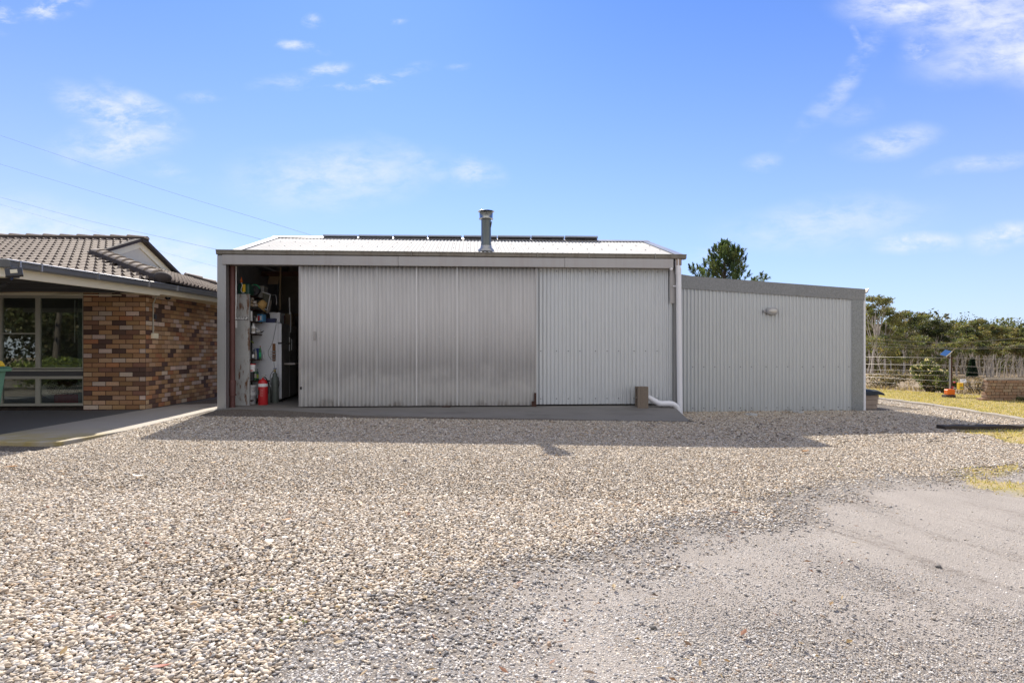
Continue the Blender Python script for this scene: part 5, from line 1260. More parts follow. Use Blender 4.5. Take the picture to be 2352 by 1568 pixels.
def gum(x, ytop, Y, wD, label, seed, ybot=None, leaf=.27, nleaf=4300, trunks=1, lean=0., sparse=False, name='gum_tree', group='gum trees beyond the fence', zb=None, pal=None, dens=1., X=None, hgt=None, bark='gum_bark'):
    r_ = np.random.default_rng(seed); rr = random.Random(seed)
    X = xx(x, Y) if X is None else X; zb = float(gz(X, Y))-.05 if zb is None else zb
    zt = zy(ytop, Y) if hgt is None else zb+hgt
    h = zt-zb; w = wD*Y/F/2 if wD > 12 else wD; yb = zb+h*.30 if ybot is None else zy(ybot, Y)
    t_ = empty(name, (X, Y, zb), label, 'tree', group)
    cl = []
    k = 6 if sparse else 18
    for i in range(k):
        f = (i+.5)/k; ang = rr.uniform(0, 6.28); zc = yb+(zt-yb)*(.10+.84*f**.8)
        rad = w*(.35+.75*math.sin(math.pi*min(.9, .18+.72*(zc-yb)/(zt-yb))))*rr.uniform(.3, 1.0)
        if i == k-1: rad *= .25
        s = w*rr.uniform(.38, .60)*(1.0 if not sparse else .7)
        cl.append(((X+rad*math.cos(ang)+lean*(zc-zb), Y+rad*math.sin(ang)*.8, min(zc, zt-s*.45)), (s, s, s*rr.uniform(.42, .6))))
    m = MB()
    for q in range(trunks):
        bx = X+(q-(trunks-1)/2)*.55+rr.uniform(-.15, .15); r0 = h*.0125*(1 if trunks == 1 else .75)*rr.uniform(.9, 1.25)
        l2 = lean+rr.uniform(-.10, .10)
        pts = [(bx+l2*h*f+.05*h*math.sin(f*3+q)*rr.uniform(-.4, .4), Y, zb-.2+h*.72*f) for f in (0, .2, .4, .6, .8, 1.)]
        m.tube(pts, [r0*(1.25-.95*f) for f in (0, .2, .4, .6, .8, 1.)], 6, False)
        for c, s in cl[q::trunks]:
            f = rr.uniform(.35, .85); i = min(int(f*5), 4); p0 = Vector(pts[i]).lerp(Vector(pts[i+1]), f*5-i); p1 = Vector(c)
            md = p0.lerp(p1, .5)+Vector((rr.uniform(-.2, .2), 0, -.12*h*.2)); m.tube([tuple(p0), tuple(md), tuple(p1)], [r0*.45, r0*.3, r0*.12], 5, False)
    m.build('trunk', M[bark], t_)
    P_, cc = [], []
    pal = pal or [(.15, .16, .075), (.22, .21, .09), (.10, .12, .065), (.22, .18, .09), (.165, .18, .08)]
    for c, s in cl:
        n = int(nleaf*dens/k); 
        for _ in range(5):
            o = clump_pts(c, tuple(q*.62 for q in s), 1, r_)[0]; P_.append(clump_pts(o, tuple(q*.55 for q in s), n//5, r_, .15))
            base = np.array(pal[rr.randrange(len(pal))]); cc.append(np.repeat((base*r_.uniform(.75, 1.25, (n//5, 1))), 4, 0))
    C = np.concatenate(P_); V, Fc = quads(C, np.array((0, 0, -.4)), leaf, .38, r_)
    np_mesh('crown', V, Fc, M['leaf'], np.concatenate(cc), t_, False)
    return t_
gum(2004, 676, 70, 74, 'tall gum whose crown stands clear above the lean-to downpipe', 1, 735, trunks=1, nleaf=3000, leaf=.24)
gum(2032, 704, 74, 82, 'dense gum directly right of the lean-to corner', 2, 800)
gum(2076, 710, 80, 84, 'olive gum left of the shrub with a rounded top', 3, 800)
gum(2112, 716, 84, 78, 'tall brownish gum rising behind the shrub', 4, 810, pal=[(.13, .105, .045), (.11, .095, .04), (.09, .09, .04)])
gum(2147, 713, 86, 22, 'thin wispy gum poking above the trees left of the solar post', 5, 745, sparse=True, nleaf=800, leaf=.2)
gum(2172, 719, 88, 30, 'thin sparse gum with broken tufts above the solar post', 6, 750, sparse=True, nleaf=900, leaf=.2)
gum(2150, 733, 76, 78, 'dark green gum just left of the solar post', 7, 815, pal=[(.05, .065, .03), (.065, .075, .035), (.085, .09, .04)])
gum(2198, 742, 80, 76, 'bushy gum just right of the solar post', 8, 815)
gum(2246, 731, 82, 62, 'gum with ragged open top above the yellow box', 9, 800, nleaf=3000)
gum(2286, 742, 78, 78, 'flat topped gum over the left end of the brick stack', 10, 808, trunks=2)
gum(2322, 750, 80, 72, 'gum with two pale trunks over the middle of the brick stack', 11, 812, trunks=2)
gum(2358, 751, 78, 76, 'gum cut by the right edge of the view', 12, 812, trunks=2)
gum(1958, 690, 78, 80, 'gum hidden behind the right end of the lean-to', 13, 800)
for i, (x, y) in enumerate(((2420, 748), (2490, 742))): gum(x, y, 80+3*i, 90, 'gum just outside the right edge, %s' % ('nearer the brick stack' if i == 0 else 'farther from the brick stack'), 20+i, 810, nleaf=2600)
Lw = [(2024, 768, 66, 84, 'low leafy gum in front, right beside the lean-to downpipe'), (2092, 770, 67, 80, 'low yellow green gum in front, behind the shrub'), (2160, 786, 66, 66, 'low dark gum in front, behind the solar post'), (2232, 768, 69, 62, 'leaning white trunked gum right of the yellow box'),
      (2272, 790, 68, 46, 'short gum with white trunks over the left of the brick stack'), (2306, 785, 70, 50, 'short gum with white trunks over the brick stack centre'), (2342, 790, 69, 50, 'short white trunked gum at the right edge of the view'), (2380, 786, 70, 60, 'short gum just past the right edge')]
for i, (x, y, Y, w, lb) in enumerate(Lw): gum(x, y, Y, w, lb, 40+i, 838 if x < 2200 else 818, trunks=1 if x < 2200 else 3, lean=.08*((i % 3)-1), nleaf=2600, leaf=.22)
# dark cypress at the edge of the wood
Yc = 66; Xc = xx(2233, Yc); zc = float(gz(Xc, Yc)); t_ = empty('cypress', (Xc, Yc, zc), 'small dark cypress among the white trunks', 'tree')
m = MB(); m.tube([(Xc, Yc, zc-.1), (Xc, Yc, zc+1.6)], [.07, .03], 6); m.build('trunk', M['pine_bark'], t_)
r_ = np.random.default_rng(3); n = 1500; f = r_.random(n); ang = r_.uniform(0, 6.28, n); hh = zy(826, Yc)-zc; rad = .50*(1-f**1.5*.8)*r_.uniform(.6, 1, n)
C = np.stack([Xc+rad*np.cos(ang), Yc+rad*np.sin(ang), zc+.15+hh*f], -1); V, Fc = quads(C, np.array((0, 0, .8)), .28, .4, r_)
np_mesh('crown', V, Fc, M['leaf'], np.repeat(np.array((.018, .035, .02))*r_.uniform(.7, 1.3, (n, 1)), 4, 0), t_, False)
# the wood behind: one mass
r_ = np.random.default_rng(5); P_, cc = [], []
for i in range(420):
    X = r_.uniform(42, 128); Y = r_.uniform(86, 122); zg = float(gz(X, Y)); hh = r_.uniform(6.0, 9.5)*(1.0 if X < 70 else .95); s = r_.uniform(1.2, 2.4)
    for q in range(4):
        P_.append(clump_pts((X+r_.uniform(-1, 1), Y, zg+hh*(.12+.83*r_.random())), (s, s, s*.7), 90, r_, .2)); cc.append(np.repeat(np.array([(.11, .12, .05), (.15, .145, .055), (.08, .09, .045), (.16, .13, .06)][r_.integers(4)])*r_.uniform(.7, 1.2, (90, 1)), 4, 0))
for i in range(2600):
    X = r_.uniform(42, 128); Y = r_.uniform(88, 118); P_.append(clump_pts((X, Y, float(gz(X, Y))+r_.uniform(0.2, 2.0)), (1.3, 1.0, .7), 6, r_, .1)); cc.append(np.repeat(np.array((.13, .105, .075))*r_.uniform(.6, 1.3, (6, 1)), 4, 0))
C = np.concatenate(P_); V, Fc = quads(C, np.array((0, 0, -.3)), .42, .42, r_)
o = np_mesh('woodland', V, Fc, M['leaf'], np.concatenate(cc), None, False); tag(o, 'far grey green gum woodland behind the paddock', 'woodland', kind='stuff')
m = MB()
for i in range(95):
    Y = r_.uniform(74, 100); X = xx(r_.uniform(2195, 2700), Y) if i % 5 else xx(r_.uniform(1985, 2200), Y); zg = float(gz(X, Y)); h_ = r_.uniform(2.2, 3.8); l_ = r_.normal(0, .10)
    m.tube([(X, Y, zg-.1), (X+l_*h_*.4+r_.normal(0, .1), Y, zg+h_*.4), (X+l_*h_+r_.normal(0, .2), Y, zg+h_)], [.10, .085, .05], 5, False)
tag(m.build('thicket', M['gum_bark']), 'crowd of slender pale trunks at the foot of the wood', 'thicket', kind='stuff')

# ------------------------------------------------------------------ pine behind the lean-to
Yp = 24.5; Xp = xx(1664, Yp); zp = float(gz(Xp, Yp)); r_ = np.random.default_rng(8); rr = random.Random(8)
pt = empty('pine_tree', (Xp, Yp, zp), 'young pine tree showing above the lean-to roof', 'tree')
ztp = zy(560, Yp)
m = MB(); m.tube([(Xp+.1, Yp, zp-.2), (Xp+.05, Yp, zp+2), (Xp, Yp, zp+4), (Xp+.02, Yp, ztp-.25)], [.14, .11, .07, .02], 8); brs = []
zb0 = zp+.7
for i in range(170):
    f = rr.random()**.85; zz = zb0+(ztp-zb0)*f; Rm = 2.0*max(0., 1-f**1.7)**.72+.10; rd = Rm*rr.uniform(.2, 1.0)**.5*(1.12 if i % 7 == 0 else 1); ang = i*2.399+rr.uniform(-.4, .4)
    tip = Vector((Xp+rd*math.cos(ang), Yp+rd*math.sin(ang), min(zz, ztp-.03))); rt = Vector((Xp, Yp, max(zp+.5, tip.z-rd*rr.uniform(.45, .8)-.15)))
    md = rt.lerp(tip, .55)-Vector((0, 0, .12*rd)); brs.append((rt, md, tip))
PN, PD, PC = [], [], []
EX = len(brs)
brs += [(Vector(P(1640, 660, Yp)), Vector(P(1612, 648, Yp)), Vector(P(1594, 618, Yp))), (Vector(P(1640, 650, Yp)), Vector(P(1606, 640, Yp)), Vector(P(1586, 622, Yp))), (Vector(P(1700, 660, Yp)), Vector(P(1730, 648, Yp)), Vector(P(1748, 636, Yp))), (Vector(P(1700, 660, Yp)), Vector(P(1735, 655, Yp)), Vector(P(1757, 641, Yp)))]
for bi, b_ in enumerate(brs):
    m.tube([tuple(q) for q in b_], [.022, .013, .006], 5, False)
    gold = rr.random()
    for s_ in range(8):
        f = .45+.55*min(s_, 5)/5 if s_ < 6 else 1.; c = b_[0].lerp(b_[1], f*2) if f < .5 else b_[1].lerp(b_[2], f*2-1)
        ax = (b_[2]-b_[1]).normalized()
        d = ax*.6+Vector((rr.uniform(-.9, .9), rr.uniform(-.9, .9), rr.uniform(-.1, 1.0)))
        if s_ >= 6: d = ax*.35+Vector((rr.uniform(-.3, .3), rr.uniform(-.3, .3), 1.))
        d.normalize(); Lb = rr.uniform(.14, .26); n = 32; up = s_ >= 6
        t = r_.random(n); rad = r_.normal(0, 1, (n, 3)); rad /= np.linalg.norm(rad, axis=1, keepdims=True); dv = np.array(d[:])
        PN.append(np.array(c[:])+dv*(t*Lb)[:, None]+rad*.02*(1.1-t)[:, None]); PD.append(dv*(2.0 if up else 1.0)+rad*(.7 if up else 1.0))
        base = np.array([(.085, .135, .055), (.13, .175, .065), (.05, .08, .045), (.17, .20, .075)][min(3, int(gold*4))]); PC.append(np.repeat(base*r_.uniform(.75, 1.25, (n, 1)), 4, 0))
m.build('trunk', M['pine_bark'], pt)
C = np.concatenate(PN); D = np.concatenate(PD); D /= np.linalg.norm(D, axis=1, keepdims=True); n = len(C)
bb = np.cross(D, r_.normal(0, 1, (n, 3))); bb /= np.linalg.norm(bb, axis=1, keepdims=True)+1e-9; L = .085
V = np.stack([C-bb*.010, C+bb*.010, C+D*L+bb*.006, C+D*L-bb*.006], 1).reshape(-1, 3)
np_mesh('crown', V, np.arange(4*n).reshape(n, 4), M['needle'], np.concatenate(PC), pt, False)

# ------------------------------------------------------------------ yard to the right: edging, sleeper, planter, bricks, fence
def beam(name, pts, w, h, mat, label, cat, seed, up=0.):
    rr = random.Random(seed); m = MB(); vs = []; n = len(pts)
    for i, (x, y) in enumerate(pts):
        x0, y0 = pts[max(i-1, 0)]; x1, y1 = pts[min(i+1, n-1)]; d = math.hypot(x1-x0, y1-y0); nx_, ny_ = -(y1-y0)/d, (x1-x0)/d; z = float(gz(x, y))
        e = lambda s: rr.uniform(-s, s)
        for s_, zz in ((-1, -.08), (1, -.08), (1, h), (-1, h)): vs.append((x+nx_*w/2*s_+e(.008), y+ny_*w/2*s_+e(.008), z+zz+up+e(.008)))
    m.add(vs, [(4*i+j, 4*i+(j+1) % 4, 4*i+4+(j+1) % 4, 4*i+4+j) for i in range(n-1) for j in range(4)]+[(0, 3, 2, 1), (4*n-4, 4*n-3, 4*n-2, 4*n-1)])
    return tag(m.build(name, mat, None, .008), label, cat)
def lerp_pts(p, q, n): return [(p[0]+(q[0]-p[0])*i/n, p[1]+(q[1]-p[1])*i/n) for i in range(n+1)]
e0, e1, e2, e3 = G(2016, 916.5), G(2150, 934.5), G(2262, 953), G(2400, 977)
beam('timber_edging', lerp_pts(e0, e1, 8), .13, .055, M['edge_timber'], 'bleached timber edging farthest away, starting near the planter box', 'edging', 1)
beam('timber_edging', lerp_pts((e1[0]+.0, e1[1]-.03), e2, 8), .13, .055, M['edge_timber'], 'bleached timber edging in the middle of the lawn border', 'edging', 2)
beam('timber_edging', lerp_pts((e2[0], e2[1]-.03), e3, 8), .13, .06, M['edge_timber'], 'bleached timber edging nearest, running out at the right', 'edging', 3)
s0, s1 = G(2160, 985.5), G(2460, 983)
beam('timber_sleeper', lerp_pts(s0, s1, 12), .2, .062, M['sleeper'], 'dark weathered sleeper lying flat at the gravel edge', 'sleeper', 4)
m = MB(); q = G(2214, 981); zq = float(gz(*q)); m.tube([(q[0]-.18, q[1]-.14, zq+.03), (q[0]+.05, q[1]-.15, zq+.06), (q[0]+.22, q[1]-.12, zq+.12)], .009, 6); tag(m.build('stick', M['edge_timber']), 'pale stick leaning against the dark sleeper', 'stick')
# planter with a dark cover, half hidden by the lean-to
Yq = 13.42; zq = float(gz(7.6, Yq)); xr0 = xx(2017, Yq)
pl = empty('planter_box', (xr0-.35, Yq+.3, zq), 'pink grey timber box with a dark cover behind the lean-to corner', 'planter')
zt_ = zy(907, Yq); hb = zt_-zq
for i in range(3):
    m = MB(); z0, z1 = zq-.03+(hb+.03)*i/3+.004, zq-.03+(hb+.03)*(i+1)/3; o_ = .018*i; m.hexa([(xr0-.72, Yq, z0), (xr0-.03+o_, Yq, z0), (xr0-.03+o_, Yq+.62, z0), (xr0-.72, Yq+.62, z0), (xr0-.72, Yq, z1), (xr0-.015+o_, Yq, z1), (xr0-.015+o_, Yq+.62, z1), (xr0-.72, Yq+.62, z1)]); m.build('board', M['timber'], pl, .006)
m = MB(); n = 14; xc1 = xx(2031, Yq-.04); vs = []
for i in range(n+1):
    f = i/n; x = xr0-.78+(xc1-xr0+.78)*f; zz = zt_+.10+.012*math.sin(f*9)-.09*max(0, f-.82)/.18*.6; vs += [(x, Yq-.06, zt_+.005+.01*math.sin(f*17)), (x, Yq-.05, zz-.02), (x, Yq+.05, zz+.01), (x, Yq+.62, zz+.01), (x, Yq+.68, zt_+.01)]
m.add(vs, [(5*i+j, 5*i+5+j, 5*i+6+j, 5*i+1+j) for i in range(n) for j in range(4)]+[(0, 1, 2, 3, 4), (5*n+4, 5*n+3, 5*n+2, 5*n+1, 5*n)]); m.build('cover', simple('dark_cover', (.022, .03, .042), .8, 0, .3, 20), pl)
# brick stack: every loose brick is its own
YS = 15.55; xs0 = xx(2267, YS); zsb = float(gz(xs0+.5, YS))-.01; rr = random.Random(21)
def loose(L, Wd, Hh, seed):
    m = MB(); m.c = []; r2 = random.Random(seed); c = r2.choice([(.26, .15, .10), (.30, .185, .12), (.22, .13, .095), (.33, .16, .085), (.34, .25, .17), (.20, .12, .09), (.29, .20, .14)]); j = lambda: r2.uniform(-.004, .004)
    m.hexa([(-L/2+j(), -Wd/2+j(), 0), (L/2+j(), -Wd/2+j(), 0), (L/2+j(), Wd/2+j(), 0), (-L/2+j(), Wd/2+j(), 0), (-L/2+j(), -Wd/2+j(), Hh+j()), (L/2+j(), -Wd/2+j(), Hh+j()), (L/2+j(), Wd/2+j(), Hh+j()), (-L/2+j(), Wd/2+j(), Hh+j())]); m.c = [tuple(c)+(1,)]*8
    o = m.build('loose_brick', M['loose_brick'], None, .010, 2); return o
protos = [loose(.205, .098, .072, s) for s in range(7)]; used = set()
def put_brick(x, y, z, rz):
    k = rr.randrange(len(protos)); p = protos[k]
    o = p if k not in used else p.copy()
    if k in used: COL.objects.link(o)
    used.add(k); o.location = (x, y, z); o.rotation_euler = (0, 0, rz+rr.uniform(-.05, .05)+(math.pi if rr.random() < .5 else 0))
    tag(o, 'weathered salvaged brick dry stacked in the pile on the lawn', 'brick', 'salvaged bricks stacked on the lawn')
for r in range(7):
    x = xs0+rr.uniform(-.03, .04)-(.10 if r == 0 else 0)+(.02 if r == 6 else 0); z = zsb+r*.0745
    xe = xs0+1.62+rr.uniform(-.05, .05)
    while x < xe:
        if (r in (1, 3) and rr.random() < .85) or rr.random() < .22:
            put_brick(x+.104, YS+.05, z, 0)
            if r == 6: put_brick(x+.104, YS+.155, z, 0)
            x += .212
        else: put_brick(x+.052, YS+.10, z, math.pi/2); x += .106
for k, p in enumerate(protos):
    if k not in used: bpy.data.objects.remove(p)
m = MB(); m.box(xs0+.03, xs0+1.62, YS+.04, YS+.13, zsb+7*.0745+.002, zsb+7*.0745+.04); tag(m.build('timber_batten', M['edge_timber']), 'pale timber batten lying along the top of the brick stack', 'batten')
# weeds at the foot of the stack
def tuft(name, x, y, n, h, spread, col, label, seed, cat='weed', group=None):
    r_ = np.random.default_rng(seed); z = float(gz(x, y)); a = r_.uniform(0, 6.28, n); d = r_.uniform(0, spread, n); B = np.stack([x+d*np.cos(a), y+d*np.sin(a), np.full(n, z+.002)], -1)
    tip = B+np.stack([r_.normal(0, .5, n)*h, r_.normal(0, .5, n)*h, h*r_.uniform(.4, 1.1, n)], -1); w = .006+.12*h
    sd_ = np.stack([np.cos(a), np.sin(a), np.zeros(n)], -1)*w*.5; mid = (B+tip)/2+np.array((0, 0, h*.12))
    V = np.stack([B-sd_*.4, mid-sd_, tip, mid+sd_], 1).reshape(-1, 3)
    o = np_mesh(name, V, np.arange(4*n).reshape(n, 4), M['grass'], np.repeat(np.array(col)*r_.uniform(.6, 1.4, (n, 1)), 4, 0), None, False); return tag(o, label, cat, group)
q = (xs0+.92, YS-.13); tuft('weed_clump', q[0], q[1], 150, .13, .26, (.07, .10, .035), 'low green weed at the foot of the brick stack', 4)
for i, (x, y, n, lb) in enumerate([(608, 1359, 46, 'small green weed in the pebbles, left of centre'), (655, 1423, 34, 'small weed seedling below and right of the first weed'), (692, 1431, 26, 'faint flat weed in the grey patch'), (1930, 1073, 40, 'weed tuft on the pebbles, farthest from the house'), (1812, 1135, 20, 'tiny weed beside the packed drive')]):
    X, Y = G(x, y); tuft('weed_clump', X, Y, max(10, n//2), .016, .03, (.22, .25, .06), lb, 60+i, group='weeds in the gravel')
# energiser post and its gear
Yp_ = 16.75; Xq = xx(2181, Yp_); zq = float(gz(Xq, Yp_))
ep = empty('energiser_post', (Xq, Yp_, zq), 'rusty steel post with a galvanised pipe and two small tilted solar panels', 'post')
m = MB(); x0, x1 = xx(2183.3, Yp_), xx(2187.6, Yp_); m.box(x0, x1, Yp_, Yp_+.05, zq-.3, zy(819, Yp_)); m.build('post', M['rust'], ep)
m = MB(); xp = xx(2181.2, Yp_); m.tube([(xp, Yp_-.01, zy(900, Yp_)), (xp, Yp_-.01, zy(806, Yp_))], .021, 10); m.build('pipe', M['galv_post'], ep)
m = MB(); m.box(xp-.06, xp+.07, Yp_-.03, Yp_+.02, zy(823, Yp_), zy(819.5, Yp_)); m.build('clamp', M['rust'], ep)
c0 = Vector(P(2172, 811, Yp_)); 
def QT(c, rx, ry, rz):
    q = Matrix.Translation(c) @ Matrix.Rotation(rz, 4, 'Z') @ Matrix.Rotation(ry, 4, 'Y') @ Matrix.Rotation(rx, 4, 'X'); return lambda a, b, z: tuple(q @ Vector((a, b, z)))
T1 = QT(Vector(P(2172, 810.5, Yp_)), R(17), R(-41), R(0)); m = MB(T1); m.box(-.105, .105, -.10, .10, -.012, .0); m.build('solar_board', M['tan'], ep)
m = MB(T1); m.box(-.10, .10, -.095, .095, .0005, .006); m.build('solar_cells', M['pv_blue'], ep)
T2 = QT(Vector(P(2187, 807, Yp_+.04)), R(-24), R(-40), R(0)); m = MB(T2); m.box(-.085, .085, -.10, .10, .0, .014); m.build('solar_board', M['tan'], ep)
T1b = T1; m = MB(T1); m.box(-.108, .108, -.115, -.101, -.014, .002); m.build('panel_rim', M['paper'], ep)
db = MB(); X0, X1 = xx(2166.5, Yp_-.1), xx(2188.5, Yp_-.1); db.box(X0, X1, Yp_-.22, Yp_-.03, zq-.04, zy(906, Yp_-.1)); tag(db.build('support_block', M['darkblock'], None, .01), 'dark blackened block under the orange box', 'block')
zo = zy(906, Yp_-.1)+.001; X0, X1 = xx(2171, Yp_-.1), xx(2188, Yp_-.1)
ob = empty('energiser_box', ((X0+X1)/2, Yp_-.12, zo), 'bright orange fence energiser box sitting on a dark block', 'box')
m = MB(); m.box(X0, X1, Yp_-.20, Yp_-.05, zo, zo+.135); m.build('case', M['orange'], ob, .014, 3)
m = MB(); m.box(X0+.01, X1-.01, Yp_-.19, Yp_-.06, zo+.136, zo+.15); m.build('lid', M['orange'], ob, .006)
# fence: strands, posts
FA, FB_, FC_ = (11.35, 20.4), (11.78, 17.05), (13.3, 15.9)
def fz(p, h): return h
fw = empty('wire_fence', (11.78, 17.05, zq), 'pale strand wire fence along the top of the bank', 'fence')
hs = [(.873, .876, .82), (.64, .668, .60), (.457, .51, .44), (.32, .395, .36), (.232, .24, .235), (.09, .08, .06)]
for i, (h0, h1, h2) in enumerate(hs):
    m = MB(); pA = (10.9, 23.9, h0-.0); m.tube([pA, (FA[0], FA[1], h0), (FB_[0], FB_[1], h1), (FC_[0], FC_[1], h2), (17.5, 12.8, h2-.02)], .0055 if i < 2 or i == 4 else .0032, 5); m.build('strand', M['wire'], fw)
for x, y in ((10.9, 23.9), (14.6, 14.9), (17.5, 12.8)):
    m = MB(); z = float(gz(x, y)); m.tube([(x, y, z-.2), (x, y, .95)], .03, 8); m.build('fence_post', M['rust'], fw)
ys_ = Yp_+.05; yb_ = empty('meter_box', P(2209, 886, ys_), 'yellow box hanging on the fence wires under a white sign', 'box')
m = MB(); X0, X1 = xx(2203.6, ys_), xx(2213, ys_); m.box(X0, X1, ys_, ys_+.10, zy(894, ys_), zy(878.8, ys_)); m.build('case', M['yellow'], yb_, .006)
m = MB(); m.box(X1+.001, X1+.018, ys_+.005, ys_+.095, zy(893.5, ys_), zy(880, ys_)); m.build('side_cover', M['dark'], yb_)
m = MB(); xm = X0+.045
for zc_ in (882, 884.8): m.box(xm-.008, xm+.008, ys_-.004, ys_-.001, zy(zc_+.9, ys_), zy(zc_-.9, ys_))
m.build('red_mark', M['red'], yb_)
m = MB(); m.box(X0+.02, X1-.02, ys_-.004, ys_-.001, zy(891.5, ys_), zy(888.5, ys_)); m.build('print_panel', M['bin_green'], yb_)
sg = MB(); X0, X1 = xx(2205, ys_), xx(2219.5, ys_); sg.hexa([(X0, ys_-.03, zy(878.5, ys_)), (X1-.01, ys_-.03, zy(878.5, ys_)), (X1-.01, ys_-.022, zy(878.5, ys_)), (X0, ys_-.022, zy(878.5, ys_)), (X0+.01, ys_+.01, zy(870.3, ys_)), (X1, ys_+.01, zy(870.3, ys_)), (X1, ys_+.018, zy(870.3, ys_)), (X0+.01, ys_+.018, zy(870.3, ys_))])
s_o = sg.build('fence_sign', M['white']); tag(s_o, 'small white sign fixed above the yellow box', 'sign')
m = MB(); m.hexa([P(2209, 874.2, ys_-.012), P(2213, 873.8, ys_-.012), P(2217, 872.2, ys_-.006), P(2216, 873, ys_-.006), P(2210, 873.6, ys_-.014), P(2213, 872.6, ys_-.012), P(2217.2, 871.8, ys_-.008), P(2216, 872.4, ys_-.008)]); m.build('dark_mark', M['black'], s_o)
for x, y, lb in ((2192.5, 877.5, 'upper pink insulator tie right of the rusty post'), (2188.5, 889, 'lower pink insulator tie beside the rusty post')):
    m = MB(); q = P(x, y, Yp_-.02); m.ball(q, .026, .02, .024, 8); m.tube([q, P(x-4, y+.5, Yp_)], .010, 6); tag(m.build('insulator', M['pink']), lb, 'insulator')
lf = empty('paddock_fence', (17.4, 24.5, float(gz(17.4, 24.5))), 'thin wire fence with dark pickets down in the paddock', 'fence')
pk = []
for x in (2226, 2247, 2296, 2360, 2188): X, Y = xx(x, 24.), 24.; pk.append((X, Y, float(gz(X, Y))))
for X, Y, z in pk: m = MB(); m.tube([(X, Y, z-.2), (X+.01, Y, z+.42)], .018, 6); m.build('picket', M['dark'], lf)
for h in (.2, .38): m = MB(); ps = sorted(pk); m.tube([(X, Y, z+h) for X, Y, z in ps], .004, 5); m.build('strand', M['wire'], lf)
for i, (pts, lb) in enumerate([([(1900, 775), (2080, 783), (2190, 787), (2352, 775), (2500, 760)], 'highest thin line sagging in front of the gums'), ([(1900, 778), (2090, 793), (2180, 799), (2352, 794), (2500, 780)], 'middle thin line sagging in front of the gums'), ([(1900, 790), (2060, 797), (2180, 801), (2352, 799), (2500, 790)], 'lowest thin line sagging in front of the gums')]):
    m = MB(); m.tube(catmull([P(x, y, 44) for x, y in pts]), .009, 5); tag(m.build('overhead_line', M['wire']), lb, 'line', 'thin lines in front of the gums')
# shrub on the bank
def shrub(name, X, Y, w, d, h, n, pal, label, seed, leaf=.06, flowers=None):
    r_ = np.random.default_rng(seed); z = float(gz(X, Y)); t_ = empty(name, (X, Y, z), label, 'shrub'); m = MB()
    P_, cc = [], []
    for i in range(26):
        a = r_.uniform(0, 6.28); q = math.sqrt(r_.random()); tip = (X+w*q*math.cos(a), Y+d*q*math.sin(a), z+h*(.35+.65*(1-q*.7))*r_.uniform(.7, 1.05)); m.tube([(X+w*.25*q*math.cos(a), Y, z-.05), tuple((np.array((X, Y, z))+np.array(tip))/2), tip], [.014, .010, .004], 5, False)
        k = n//26; P_.append(clump_pts(tip, (w*.26, d*.26, h*.20), k, r_, .1)); P_.append(clump_pts(((X+tip[0])/2, (Y+tip[1])/2, z+(tip[2]-z)*.5), (w*.25, d*.25, h*.22), k//2, r_, .1))
        b = np.array(pal)[r_.integers(0, len(pal), k+k//2)]; cc.append(np.repeat(b*r_.uniform(.6, 1.4, (k+k//2, 1)), 4, 0))
    m.build('stems', M['pine_bark'], t_); C = np.concatenate(P_); V, Fc = quads(C, np.array((0, 0, .3)), leaf, .55, r_); np_mesh('foliage', V, Fc, M['leaf'], np.concatenate(cc), t_, False); return t_
Xs, Ys = xx(2128, 19.3), 19.3
shrub('flowering_shrub', Xs+.1, Ys, .62, .5, .95, 2600, [(.12, .15, .055), (.17, .18, .065), (.12, .14, .05), (.09, .11, .045), (.62, .52, .42)], 'leafy shrub with pale blossom left of the solar post', 3, .075)
shrub('flowering_shrub', xx(2170, 18.6), 18.6, .38, .3, .55, 1200, [(.09, .12, .04), (.12, .14, .04), (.25, .2, .14)], 'smaller green shrub at the foot of the solar post', 4, .06)
shrub('twiggy_shrub', xx(2222, 23), 22.6, .5, .4, .6, 600, [(.16, .11, .07), (.12, .10, .05)], 'brown twiggy shrub below the yellow box', 5, .05)
shrub('twiggy_shrub', xx(2030, 26), 26, 1.2, .6, .8, 900, [(.10, .09, .045), (.16, .12, .07)], 'brown low scrub on the bank beside the lean-to corner', 6, .08)

# ------------------------------------------------------------------ turf and dry grass
def blades(name, X, Y, h, cols, label, cat, seed, w=.006):
    r_ = np.random.default_rng(seed); n = X.size; z = gz(X, Y); a = r_.uniform(0, 6.28, n); B = np.stack([X, Y, z-.004], -1); hh = h*r_.uniform(.45, 1.3, n)
    tip = B+np.stack([r_.normal(0, .45, n)*hh, r_.normal(0, .45, n)*hh, hh], -1); ww = (w*r_.uniform(.7, 1.4, n))[:, None]; sd_ = np.stack([np.cos(a), np.sin(a), np.zeros(n)], -1)*ww
    V = np.stack([B-sd_, B+sd_, tip], 1).reshape(-1, 3); c = np.array(cols)[r_.integers(0, len(cols), n)]*r_.uniform(.6, 1.35, (n, 1))
    o = np_mesh(name, V, np.arange(3*n).reshape(n, 3), M['grass'], np.repeat(c, 3, 0), None, False); return tag(o, label, cat, kind='stuff')
r_ = np.random.default_rng(31); X = r_.uniform(3.6, 16, 260000); Y = r_.uniform(4.2, 21, 260000); d_, l_, f_, k_ = zones(X, Y); k = (r_.random(X.size) < l_*(1-f_)*(.25+.75*fbm(X, Y, 1.8, 44)**.6)) & ~in_slab(X, Y); X, Y = X[k], Y[k]
blades('lawn_grass', X, Y, .034, [(.58, .46, .25), (.46, .40, .16), (.66, .54, .30), (.34, .34, .11), (.60, .47, .09)], 'short yellow green turf and moss', 'grass', 1, .006)
